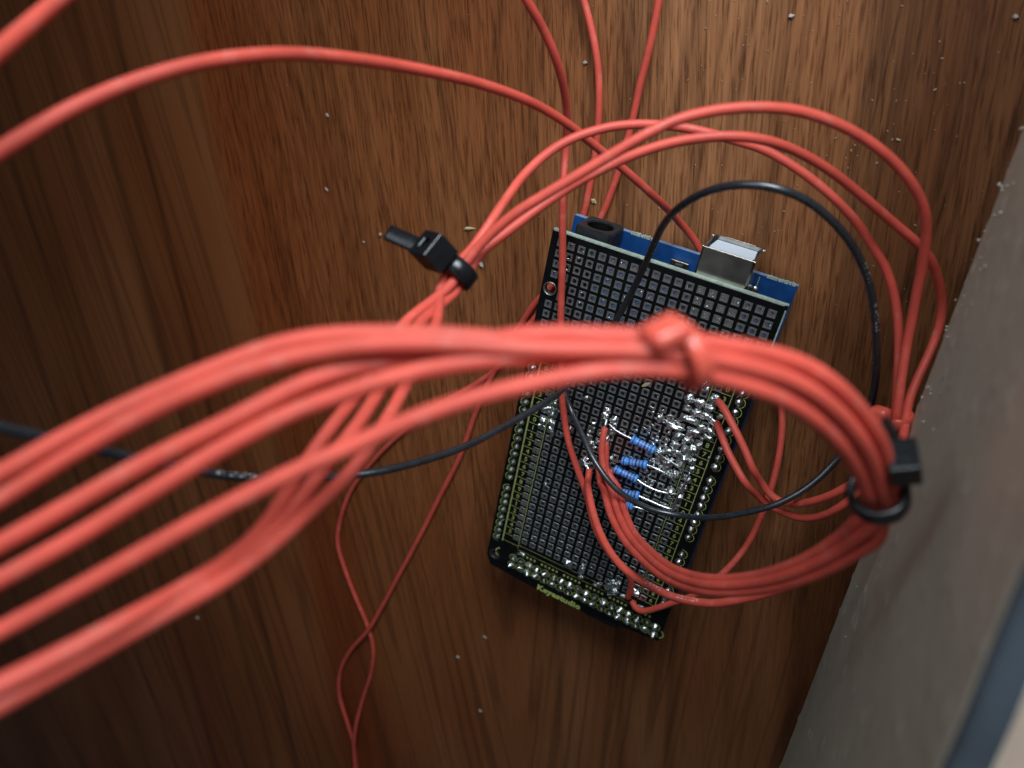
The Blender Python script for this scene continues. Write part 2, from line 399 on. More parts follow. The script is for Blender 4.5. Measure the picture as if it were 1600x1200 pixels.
for i in range(41):
    k = -60+230*i/40
    zz = rim(k)+0.25; j = 0.12*noise.noise(Vector((k*0.3, 5, 0)))
    tp.append([bm.verts.new(V(wall_pt(k, zz+h, o+j))) for o, h in ((0.0, -0.6), (0.1, 0.05), (0.9, 0.3), (1.9, 0.3), (2.9, 0.0), (3.3, -2.2))])
for a, b in zip(tp, tp[1:]):
    for q in range(5): bm.faces.new((a[q], a[q+1], b[q+1], b[q]))
obj("tape_edging", bm, TAPE, wall, smooth=True)
bm = bmesh.new()
quad = [wall_pt(-60, rim(-60)-1.5, 3.0), wall_pt(170, rim(170)-1.5, 3.0), wall_pt(170, rim(170)-9, 90), wall_pt(-60, rim(-60)-9, 90)]
lo = [q-Vector((0, 0, 6)) for q in quad]
a = [bm.verts.new(V(q)) for q in quad]; b = [bm.verts.new(V(q)) for q in lo]
bm.faces.new(a); bm.faces.new(b[::-1])
for i in range(4): bm.faces.new((a[i], b[i], b[(i+1) % 4], a[(i+1) % 4]))
bmesh.ops.recalc_face_normals(bm, faces=bm.faces)
tag(obj("beige_board", bm, BEIGE), "pale beige board behind the blue edging in the bottom right corner", "board")

bm = bmesh.new()      # unseen block added behind the gap to keep light off the wood
q = [wall_pt(k, 0, o) for k, o in ((-75, 6), (190, 6), (190, 24), (-75, 24))]
lo_ = [bm.verts.new(V((p.x, p.y, 0.05))) for p in q]; hi_ = [bm.verts.new(V((p.x, p.y, 36))) for p in q]
bm.faces.new(hi_); bm.faces.new(lo_[::-1])
for i in range(4): bm.faces.new((hi_[i], lo_[i], lo_[(i+1) % 4], hi_[(i+1) % 4]))
bmesh.ops.recalc_face_normals(bm, faces=bm.faces)
obj("gap_light_block", bm, WOOD, wall)

# ---------------------------------------------------------------- blue controller board
UB, UT = 4.0, 5.6              # blue board under / top face
ctrl = empty("controller_board", "blue circuit board with power jack and usb port underneath the black board", "circuit board")
bm = bmesh.new()
out = [(0, 0), (53.34, 0), (53.34, -96.5), (50.8, -99), (50.8, -101.6), (2.5, -101.6), (0, -99)]
for z0, z1 in ((UB, UT),):
    a = [bm.verts.new(V((x, y, z1))) for x, y in out]; b = [bm.verts.new(V((x, y, z0))) for x, y in out]
    bm.faces.new(a[::-1]).material_index = 0; bm.faces.new(b).material_index = 0
    for i in range(len(out)):
        f = bm.faces.new((a[i], b[i], b[(i+1) % len(out)], a[(i+1) % len(out)])); f.material_index = 1
bmesh.ops.recalc_face_normals(bm, faces=bm.faces)
obj("circuit_board", bm, [BLUE, BLUEEDGE], ctrl)
# frayed rim left by snapping the board out of its frame
bm = bmesh.new(); rnd = random.Random(11)
for x0, x1 in ((14.5, 19.5), (46.5, 52.5)):
    x = x0
    while x < x1:
        w = rnd.uniform(0.25, 0.5); h = rnd.uniform(0.15, 0.55)
        box(bm, (x, -0.25, UT-0.5), (x+w, h, UT+0.06+rnd.uniform(0, .12))); x += w+rnd.uniform(-0.05, 0.35)
tag(obj("frayed_rim", bm, FR4, ctrl), kind="stuff")
# power jack
bm = bmesh.new()
JX0, JX1, JF, JT = 3.9, 12.9, 1.15, 15.2
NS = 28
def jack_front(bm):
    cx, cz, r = 8.4, 10.6, 3.05
    sq = []
    hw, hz0, hz1 = (JX1-JX0)/2, UT, JT
    ring_o, ring_i, ring_b = [], [], []
    for k in range(NS):
        a = 2*math.pi*k/NS; dx, dz = math.cos(a), math.sin(a)
        tx = hw/abs(dx) if abs(dx) > 1e-6 else 1e9
        tz = ((hz1-cz) if dz > 0 else (cz-hz0))/abs(dz) if abs(dz) > 1e-6 else 1e9
        tt = min(tx, tz)
        ring_o.append(bm.verts.new(V((cx+dx*tt, JF, cz+dz*tt)))); ring_i.append(bm.verts.new(V((cx+dx*r, JF, cz+dz*r))))
        ring_b.append(bm.verts.new(V((cx+dx*r, JF-8.5, cz+dz*r))))
    for k in range(NS):
        k2 = (k+1) % NS
        bm.faces.new((ring_o[k], ring_o[k2], ring_i[k2], ring_i[k])); bm.faces.new((ring_i[k], ring_i[k2], ring_b[k2], ring_b[k])).material_index = 1
    bm.faces.new(ring_b).material_index = 1
    return ring_o
ro = jack_front(bm)
bk = [bm.verts.new(V((v.co.x/S, JF-13.5, v.co.z/S))) for v in ro]
for k in range(NS):
    bm.faces.new((ro[k], bk[k], bk[(k+1) % NS], ro[(k+1) % NS]))
bm.faces.new(bk)
bmesh.ops.recalc_face_normals(bm, faces=bm.faces)
es = [e for e in bm.edges if all(abs(v.co.y-JF*S) < 1e-7 for v in e.verts) and abs(e.calc_length()) > 0 and e.calc_face_angle(0) > 1.2]
bmesh.ops.bevel(bm, geom=es, offset=0.25*S, segments=2, affect='EDGES')
jack = obj("power_jack", bm, [PLAST, MASK], ctrl)  # blacker bore material puts the shade of the recess into its colour
bm = bmesh.new(); tube(bm, [Vector((8.4, -7.2, 10.6)), Vector((8.4, -1.2, 10.6)), Vector((8.4, -0.7, 10.6))], 1.0, 12, taper=lambda f: 1 if f < 0.9 else 0.6)
obj("centre_pin", bm, STEEL, jack, smooth=True)
# usb port: a folded steel shell with white plastic inside
UX0, UX1, UF, UZ = 32.75, 44.2, 5.75, 16.55
bm = bmesh.new()
def shell(bm, x0, x1, z0, z1, y0, y1, th):
    def ring(y, d):
        pts = [(x0+d, z0+d), (x1-d, z0+d), (x1-d, z1-d-2.2), (x1-d-0.5, z1-d), (x0+d+0.5, z1-d), (x0+d, z1-d-2.2)]
        if d == 0: pts = [(x0, z0), (x1, z0), (x1, z1-0.5), (x1-0.5, z1), (x0+0.5, z1), (x0, z1-0.5)]
        return [bm.verts.new(V((x, y, z))) for x, z in pts]
    A = ring(y1, 0); B = ring(y1, th); C = ring(y1-5.5, th); D = ring(y0, 0)
    for k in range(6):
        k2 = (k+1) % 6
        bm.faces.new((A[k], A[k2], B[k2], B[k])); bm.faces.new((B[k], B[k2], C[k2], C[k])); bm.faces.new((A[k], D[k], D[k2], A[k2]))
    bm.faces.new(C); bm.faces.new(D)
    bmesh.ops.recalc_face_normals(bm, faces=bm.faces)
shell(bm, UX0, UX1, 5.7, UZ, -10.4, UF, 0.4)
usb = obj("usb_port", bm, STEEL, ctrl)
bm = bmesh.new()
for lo, hi in (((UX0-0.1, UF-0.25, UZ-0.4), (UX1+0.1, UF+0.1, UZ+0.08)), ((UX0-0.3, UF-0.2, 5.75), (UX0+0.35, UF+0.15, 7.2)), ((UX1-0.35, UF-0.2, 5.75), (UX1+0.4, UF+0.15, 7.2)), ((35.2, UF-0.2, 5.6), (42.2, UF+0.12, 6.1))):
    box(bm, lo, hi, 0.12)
obj("flange", bm, STEEL, usb, smooth=False)
bm = bmesh.new()      # insulator: chamfered plate filling the mouth, with a recessed slot
mo = [(34.0, 6.4), (42.9, 6.4), (43.3, 12.3), (41.6, 14.9), (35.3, 14.9), (33.6, 12.3)]
mi_ = [(35.4, 8.2), (41.5, 8.2), (41.5, 9.6), (41.5, 11.0), (35.4, 11.0), (35.4, 9.6)]
A = [bm.verts.new(V((x, UF-0.9, z))) for x, z in mo]
B = [bm.verts.new(V((x, UF-0.9-4.4, z))) for x, z in mo]
for k in range(6): bm.faces.new((A[k], A[(k+1) % 6], B[(k+1) % 6], B[k]))
bm.faces.new(A)
bmesh.ops.recalc_face_normals(bm, faces=bm.faces)
obj("insulator", bm, WHITE, usb)
# small parts on the strip that shows
bm = bmesh.new(); box(bm, (25.4, -5.2, UT+0.02), (29.6, -2.4, UT+1.5), 0.15)
tb = obj("reset_button", bm, STEEL, ctrl)
bm = bmesh.new(); box(bm, (26.6, -4.4, UT+1.52), (28.4, -3.0, UT+2.1), 0.1); obj("button_cap", bm, PLAST, tb)
bm = bmesh.new(); tube(bm, [Vector((44.9, -3.7, UT+0.01)), Vector((44.9, -3.7, UT+0.25)), Vector((44.9, -3.7, UT+0.5))], 0.95, 14, taper=lambda f: 1-0.5*f*f)
obj("solder_joint", bm, DULL, ctrl, smooth=True)
bm = bmesh.new(); box(bm, (45.0, -3.0, UT), (45.15, -0.6, UT+0.03)); obj("white_trace", bm, SILKB, ctrl)
for x0, x1, y0, y1 in ((49.8, 52.3, -46, -22), (49.8, 52.3, -67, -47.5), (49.8, 52.3, -90, -69), (0.9, 3.4, -49, -30), (0.9, 3.4, -71.5, -51), (0.9, 3.4, -93, -73.5)):
    bm = bmesh.new(); box(bm, (x0, y0, UT+0.02), (x1, y1, 16.55), 0.15); obj("pin_header", bm, PLAST, ctrl)
bm = bmesh.new(); box(bm, (6.8, -100.6, UT+0.02), (52.6, -95.4, 16.55), 0.15); obj("pin_header", bm, PLAST, ctrl)
bm = bmesh.new()
box(bm, (31.5, -107.6, 9.5), (41.6, -101.6, 15.4), 0.9); obj("end_connector", bm, PLAST, ctrl)

# ---------------------------------------------------------------- black prototyping board
ZT, ZB = 18.2, 16.6
shield = empty("prototype_board", "black prototyping board with square pads soldered on top of the blue board", "circuit board")
P0 = 2.54
def has_pad(i, j):
    if j <= 6: return not (i == 0 and j in (4, 5))
    if j <= 11: return i <= 17
    if j <= 34: return 2 <= i <= 17
    return False
bm = bmesh.new()
def quad_prism(x0, x1, v0, v1):
    q = [bm.verts.new(V((x, -y, z))) for z in (ZT, ZB) for x, y in ((x0, v0), (x1, v0), (x1, v1), (x0, v1))]
    bm.faces.new((q[3], q[2], q[1], q[0])); bm.faces.new(q[4:8])
def cell(x0, x1, v0, v1, cx, cv, r, n):
    O, I, O2, I2 = [], [], [], []
    for k in range(n):
        a = 2*math.pi*(k+0.5)/n if n == 12 else 2*math.pi*k/n
        dx, dy = math.cos(a), math.sin(a)
        m = min(((x1-cx) if dx > 0 else (cx-x0))/max(1e-9, abs(dx)), ((v1-cv) if dy > 0 else (cv-v0))/max(1e-9, abs(dy)))
        ox, oy = cx+dx*m, cv+dy*m
        for lst, x, y, z in ((O, ox, oy, ZT), (I, cx+dx*r, cv+dy*r, ZT), (O2, ox, oy, ZB), (I2, cx+dx*r, cv+dy*r, ZB)):
            lst.append(bm.verts.new(V((x, -y, z))))
    for k in range(n):
        q = (k+1) % n
        bm.faces.new((O[k], O[q], I[q], I[k])); bm.faces.new((I[k], I[q], I2[q], I2[k])); bm.faces.new((O2[q], O2[k], I2[k], I2[q]))
    cs = [(x0, v0), (x1, v0), (x1, v1), (x0, v1)]       # corner triangles left between the ring and the square
    for (cx_, cv_) in cs:
        best = sorted(range(n), key=lambda k: (O[k].co.x/S-cx_)**2+(-O[k].co.y/S-cv_)**2)[:2]
        for L, z in ((O, ZT), (O2, ZB)):
            c = bm.verts.new(V((cx_, -cv_, z)))
            try: bm.faces.new((c, L[best[0]], L[best[1]]))
            except ValueError: pass
VT, VB = 3.0-1.27, 3.0+2.54*36-1.27
quad_prism(0.0, 53.34, 0.35, VT)                                     # top margin
quad_prism(52.07, 53.34, VT, VB)                                      # right margin
hb0, hb1 = 3+2.54*4-1.27, 3+2.54*5+1.27
quad_prism(0, 1.27, VT, hb0); quad_prism(0, 1.27, hb1, VB)
cell(0, 3.81, hb0, hb1, 2.2, 14.43, 1.5, 24)
for j in range(36):
    for i in range(20):
        u, v = 2.54+P0*i, 3+P0*j
        if i == 0 and j in (4, 5): continue
        if has_pad(i, j): cell(u-1.27, u+1.27, v-1.27, v+1.27, u, v, 0.56, 12)
        else: quad_prism(u-1.27, u+1.27, v-1.27, v+1.27)
tail_o = [(0, VB), (0, 99.6), (1.7, 102.9), (16, 103.7), (33, 103.7), (36.5, 102.9), (53.34, 101.0), (53.34, VB)]
a = [bm.verts.new(V((x, -y, ZT))) for x, y in tail_o]; b = [bm.verts.new(V((x, -y, ZB))) for x, y in tail_o]
bm.faces.new(a); bm.faces.new(b[::-1])
rim_pts = [(0, 0.35), (0, VB)]+tail_o[1:-1]+[(53.34, VB), (53.34, 0.35)]
side = []
for (x0, y0), (x1, y1) in zip(rim_pts, rim_pts[1:]+rim_pts[:1]):
    q = [bm.verts.new(V(t)) for t in ((x0, -y0, ZT), (x1, -y1, ZT), (x1, -y1, ZB), (x0, -y0, ZB))]
    f = bm.faces.new(q); f.material_index = 1; side.append(f)
bmesh.ops.remove_doubles(bm, verts=bm.verts, dist=1e-7)
bmesh.ops.recalc_face_normals(bm, faces=bm.faces)
for f in side:
    if f.is_valid and f.calc_center_median().y < -0.09: f.material_index = 0
board = obj("board", bm, [MASK, FR4], shield)
# pale worn lip where the solder mask stops short of the cut edge
bm = bmesh.new()
box(bm, (0.3, -0.62, ZT+0.004), (52.6, -0.36, ZT+0.03)); box(bm, (53.0, -14, ZT+0.004), (53.3, -1.4, ZT+0.03))
obj("worn_lip", bm, FR4, shield)

# pads: a square tinned ring with a plated barrel through the board
def pad_bm(cx, cy, bm):
    n = 8; h = 0.86; r = 0.53
    O, I, B, O2 = [], [], [], []
    for k in range(n):
        a = 2*math.pi*k/n; dx, dy = math.cos(a), math.sin(a); m = h/max(abs(dx), abs(dy))
        O.append(bm.verts.new(V((cx+dx*m, cy+dy*m, ZT+0.05)))); O2.append(bm.verts.new(V((cx+dx*(m+0.03), cy+dy*(m+0.03), ZT+0.002))))
        I.append(bm.verts.new(V((cx+dx*r, cy+dy*r, ZT+0.035)))); B.append(bm.verts.new(V((cx+dx*r, cy+dy*r, ZB-0.02))))
    for k in range(n):
        q = (k+1) % n
        bm.faces.new((O[k], O[q], I[q], I[k])); bm.faces.new((O2[k], O2[q], O[q], O[k])); f = bm.faces.new((I[k], I[q], B[q], B[k])); f.smooth = True; f.material_index = 1
bm = bmesh.new(); pad_bm(0, 0, bm)
pad0 = None
SINGLE = set([(19, 0), (18, 0), (19, 1), (17, 0), (18, 1), (16, 0), (19, 2), (17, 1), (15, 0), (18, 2), (16, 1), (19, 3), (14, 0), (17, 2), (15, 1), (18, 3), (13, 0), (16, 2), (14, 1), (17, 3), (12, 0), (15, 2), (13, 1), (16, 3), (11, 0), (14, 2), (12, 1), (15, 3), (10, 0), (13, 2), (11, 1), (14, 3), (9, 0), (12, 2), (10, 1), (13, 3), (8, 0), (11, 2), (9, 1), (12, 3), (7, 0), (10, 2), (13, 4), (8, 1), (11, 3), (6, 0), (9, 2), (12, 4), (7, 1), (10, 3), (5, 0), (8, 2), (11, 4), (6, 1), (9, 3), (4, 0), (17, 8), (7, 2), (10, 4), (5, 1), (8, 3), (3, 0), (16, 8), (6, 2), (9, 4), (4, 1), (17, 9), (7, 3), (2, 0), (5, 2), (8, 4), (3, 1), (16, 9), (6, 3), (1, 0), (9, 5), (4, 2), (17, 10), (7, 4), (2, 1), (15, 9), (5, 3), (0, 0), (8, 5), (3, 2), (16, 10), (6, 4), (1, 1), (14, 9), (4, 3), (17, 11), (7, 5), (2, 2), (15, 10), (5, 4), (0, 1), (13, 9), (3, 3), (16, 11), (6, 5), (1, 2), (14, 10), (4, 4), (17, 12), (2, 3), (15, 11), (5, 5), (0, 2), (13, 10), (3, 4), (16, 12), (6, 6), (1, 3), (14, 11), (4, 5), (17, 13), (12, 10), (2, 4), (15, 12), (5, 6), (0, 3), (13, 11), (3, 5), (16, 13), (11, 10), (1, 4), (14, 12), (4, 6), (17, 14), (12, 11), (2, 5), (15, 13), (10, 10), (13, 12), (3, 6), (16, 14), (11, 11), (1, 5), (14, 13), (4, 7), (17, 15), (12, 12), (2, 6), (15, 14), (10, 11), (13, 13), (3, 7), (16, 15), (11, 12), (1, 6), (14, 14), (9, 11), (17, 16), (12, 13), (2, 7), (15, 15), (10, 12), (0, 6), (13, 14), (8, 11), (16, 16), (11, 13), (1, 7), (14, 15), (9, 12), (17, 17), (12, 14), (15, 16), (10, 13), (0, 7), (13, 15), (8, 12), (16, 17), (11, 14), (1, 8), (14, 16), (9, 13), (17, 18), (12, 15), (7, 12), (15, 17), (10, 14), (0, 8), (13, 16), (8, 13), (16, 18), (11, 15), (6, 12), (14, 17), (9, 14), (17, 19), (12, 16), (7, 13), (15, 18), (10, 15), (13, 17), (8, 14), (16, 19), (11, 16), (6, 13), (14, 18), (9, 15), (17, 20), (12, 17), (7, 14), (15, 19), (10, 16), (5, 13), (13, 18), (8, 15), (16, 20), (11, 17), (6, 14), (14, 19), (9, 16), (4, 13), (17, 21), (12, 18), (7, 15), (15, 20), (10, 17), (5, 14), (13, 19), (8, 16), (16, 21), (11, 18), (6, 15), (14, 20), (9, 17), (4, 14), (17, 22), (12, 19), (7, 16), (15, 21), (10, 18), (5, 15), (13, 20), (8, 17), (3, 14), (16, 22), (11, 19), (6, 16), (14, 21), (9, 18), (4, 15), (17, 23), (12, 20), (7, 17), (2, 14), (15, 22), (10, 19), (5, 16), (13, 21), (8, 18), (3, 15), (16, 23), (11, 20), (6, 17), (14, 22), (9, 19), (4, 16), (17, 24), (12, 21), (7, 18), (2, 15), (15, 23), (10, 20), (5, 17), (13, 22), (8, 19), (3, 16), (16, 24), (11, 21), (6, 18), (14, 23), (9, 20), (4, 17), (17, 25), (12, 22), (7, 19), (2, 16), (15, 24), (10, 21), (5, 18), (13, 23), (8, 20), (3, 17), (16, 25), (11, 22), (6, 19), (14, 24), (9, 21), (4, 18), (17, 26), (12, 23), (7, 20), (2, 17), (15, 25)])
rest = bmesh.new()
for j in range(36):
    for i in range(20):
        if not has_pad(i, j): continue
        u, v = 2.54+P0*i, 3+P0*j
        if (i, j) in SINGLE:
            if pad0 is None:
                pad0 = obj("pad", bm, [PADM, SOLD], shield); pad0.location = V((u, -v, 0))
                for f in pad0.data.polygons: f.use_smooth = False
            else:
                o = pad0.copy(); col.objects.link(o); o.parent = shield; o.location = V((u, -v, 0))
        else: pad_bm(u, -v, rest)
tag(obj("pads", rest, [PADM, SOLD], shield), kind="stuff")
# rims of the two mounting holes: upper plated, lower a dark disc painting its shade
for cx, cy, r0, r1, dark in ((2.2, -14.43, 1.5, 1.66, False), (2.3, -98.7, 1.25, 1.75, True)):
    bm = bmesh.new(); n = 24
    rr = [[bm.verts.new(V((cx+math.cos(2*math.pi*k/n)*q, cy+math.sin(2*math.pi*k/n)*q, z))) for k in range(n)] for q, z in ((r1, ZT+0.005), (r1-0.05, ZT+0.06), (r0, ZT+0.05), (r0, ZT-1.5 if not dark else ZT+0.01))]
    for a, b in zip(rr, rr[1:]):
        for k in range(n): bm.faces.new((a[k], b[k], b[(k+1) % n], a[(k+1) % n]))
    if dark: bm.faces.new(rr[-1])
    bmesh.ops.recalc_face_normals(bm, faces=bm.faces)
    obj("mounting_hole", bm, PADM if not dark else PLAST, shield, smooth=True)

# printed legend
bm = bmesh.new(); zs0, zs1 = ZT+0.004, ZT+0.028
def ln(x0, v0, x1, v1, w):
    a = Vector((x0, -v0, 0)); b = Vector((x1, -v1, 0)); d = (b-a).normalized(); nrm = Vector((-d.y, d.x, 0))*w/2
    q = [a+nrm, b+nrm, b-nrm, a-nrm]
    t = [bm.verts.new(V((p.x, p.y, zs1))) for p in q]; s_ = [bm.verts.new(V((p.x, p.y, zs0))) for p in q]
    bm.faces.new(t)
    for k in range(4): bm.faces.new((t[k], s_[k], s_[(k+1) % 4], t[(k+1) % 4]))
LV = [33.5+2.54*k for k in range(24)]
RV = [21.6+2.54*k for k in range(28)]
ln(3.8, LV[0], 3.8, LV[-1]+0.6, 0.42); ln(8.75, LV[0], 8.75, LV[-1]+0.6, 0.2)
for v in LV: ln(3.8, v, 8.75, v, 0.14)
ln(44.4, RV[0], 44.4, RV[-1], 0.16); ln(49.15, RV[0], 49.15, RV[-1], 0.22)
for v in RV: ln(44.4, v, 49.15, v, 0.16)
for x0, x1, v in ((8.75, 44.4, 91.4), (8.75, 44.4, 93.1)): ln(x0, v, x1, v, 0.1)
def ringline(cx, v, r, a0, a1, w):
    n = 14
    for k in range(n):
        a, b = a0+(a1-a0)*k/n, a0+(a1-a0)*(k+1)/n
        ln(cx+r*math.cos(a), v+r*math.sin(a), cx+r*math.cos(b), v+r*math.sin(b), w)
LPIN = [30.9+2.54*k for k in range(2, 8)]+[52.45+2.54*k for k in range(8)]+[74.3+2.54*k for k in range(8)]
RPIN = [22.4+2.54*k for k in range(9)]+[46.9+2.54*k for k in range(8)]+[70.3+2.54*k for k in range(8)]
for v in LPIN: ringline(2.1, v, 1.32, math.pi*0.42, math.pi*1.58, 0.2)
for v in RPIN: ringline(51.0, v, 1.32, -math.pi*0.58, math.pi*0.58, 0.16)
for k in range(36): 
    if k % 6 != 5: ln(9.5+k*1.15, 94.3, 10.1+k*1.15, 94.3, 0.75)
ringline(4.0, 97.0, 1.5, math.pi*0.6, math.pi*1.4, 0.4); ringline(52.6, 98.6, 1.3, -math.pi*0.4, math.pi*0.4, 0.35)
for k in range(18):
    for v in (96.75, 99.35): ringline(8.1+2.54*k, v, 1.2, 0, 2*math.pi, 0.13)
obj("silkscreen_lines", bm, SILK, shield)
def text_part(name, body, loc, size, mat, bold=0.0, space=1.0, sx=1.0, align='CENTER', lsp=1.0, rot=0.0):
    cu = bpy.data.curves.new(name, 'FONT'); cu.body = body; cu.size = size*S; cu.align_x = align; cu.extrude = 0.012*S
    cu.offset = bold*S; cu.space_character = space; cu.space_line = lsp; cu.resolution_u = 2
    tmp = bpy.data.objects.new(name, cu); col.objects.link(tmp)
    bpy.context.view_layer.update()
    me = bpy.data.meshes.new_from_object(tmp.evaluated_get(bpy.context.evaluated_depsgraph_get()))
    bpy.data.objects.remove(tmp); me.name = name
    me.materials.clear(); me.materials.append(mat)
    o = bpy.data.objects.new(name, me); col.objects.link(o); o.parent = shield
    o.location = V((loc[0], loc[1], ZT+0.02)); o.scale = (sx, 1, 1); o.rotation_euler = (0, 0, rot)
    return o
for v, t_ in zip(LV[:-1], list("012345")+list("01234567")+list("89012345")):
    text_part("printed_digit", t_, (5.45, -v-1.9), 1.9, SILK, 0.03)
for v, t_ in zip(RV[:-1], list("0321098")+list("76543210")+list("45678901")+list("6986")):
    text_part("printed_digit", t_, (47.75, -v-1.9), 1.8, SILK, 0.03)
text_part("brand_print", "Keyestudio", (23.7, -103.55), 2.5, SILKB, 0.13, 1.08, 1.10)

# ---------------------------------------------------------------- solder
def blob(bm, x, y, rx, ry, h, ang, seed, sub=2, rough=0.22):
    q = bmesh.ops.create_icosphere(bm, subdivisions=sub, radius=1.0)
    ca, sa = math.cos(ang), math.sin(ang); off = Vector((seed*3.7, seed*1.3, seed*0.7))
    for v in q["verts"]:
        p = v.co.copy(); k = 1+rough*2.4*noise.noise(p*1.5+off)+rough*1.3*noise.noise(p*3.6+off)
        p = p*k; px, py, pz = p.x*rx, p.y*ry, max(-0.1, p.z)*h
        v.co = V((x+px*ca-py*sa, y+px*sa+py*ca, ZT+pz))
def joint(bm, x, y, r, h, lean, seed):      # volcano-shaped header joint with the pin tip inside
    n = 12; prof = [(1.0, 0.0), (0.92, 0.3), (0.78, 0.55), (0.6, 0.78), (0.42, 0.94), (0.2, 1.02)]
    rnd = random.Random(seed); rings = []
    for f, z in prof:
        rings.append([bm.verts.new(V((x+math.cos(2*math.pi*k/n)*r*f*(1+0.12*rnd.uniform(-1, 1))+lean[0]*z, y+math.sin(2*math.pi*k/n)*r*f*(1+0.12*rnd.uniform(-1, 1))+lean[1]*z, ZT+0.01+z*h))) for k in range(n)])
    for a, b in zip(rings, rings[1:]):
        for k in range(n): bm.faces.new((a[k], a[(k+1) % n], b[(k+1) % n], b[k]))
    bm.faces.new(rings[-1])
rnd = random.Random(5)
for k in range(18):
    for v in (96.75, 99.35):
        bm = bmesh.new(); joint(bm, 8.1+2.54*k+rnd.uniform(-.12, .12), -v+rnd.uniform(-.12, .12), rnd.uniform(0.58, 1.02), rnd.uniform(0.6, 1.5), (rnd.uniform(-.45, .45), rnd.uniform(-.45, .45)), k*7+int(v))
        obj("solder_joint", bm, SOLD if rnd.random() < 0.7 else DULL if rnd.random() < 0.6 else TARN, shield, smooth=True)
for x, pins in ((2.1, LPIN), (51.0, RPIN)):
    for v in pins:
        bm = bmesh.new(); joint(bm, x+rnd.uniform(-.08, .08), -v+rnd.uniform(-.08, .08), rnd.uniform(0.85, 1.0), rnd.uniform(0.7, 1.2), (rnd.uniform(-.15, .15), rnd.uniform(-.15, .15)), int(v*100))
        obj("solder_joint", bm, TARN if (x < 20 and v > 45) else DULL if rnd.random() < 0.5 else TARN if rnd.random() < 0.35 else SOLD, shield, smooth=True)
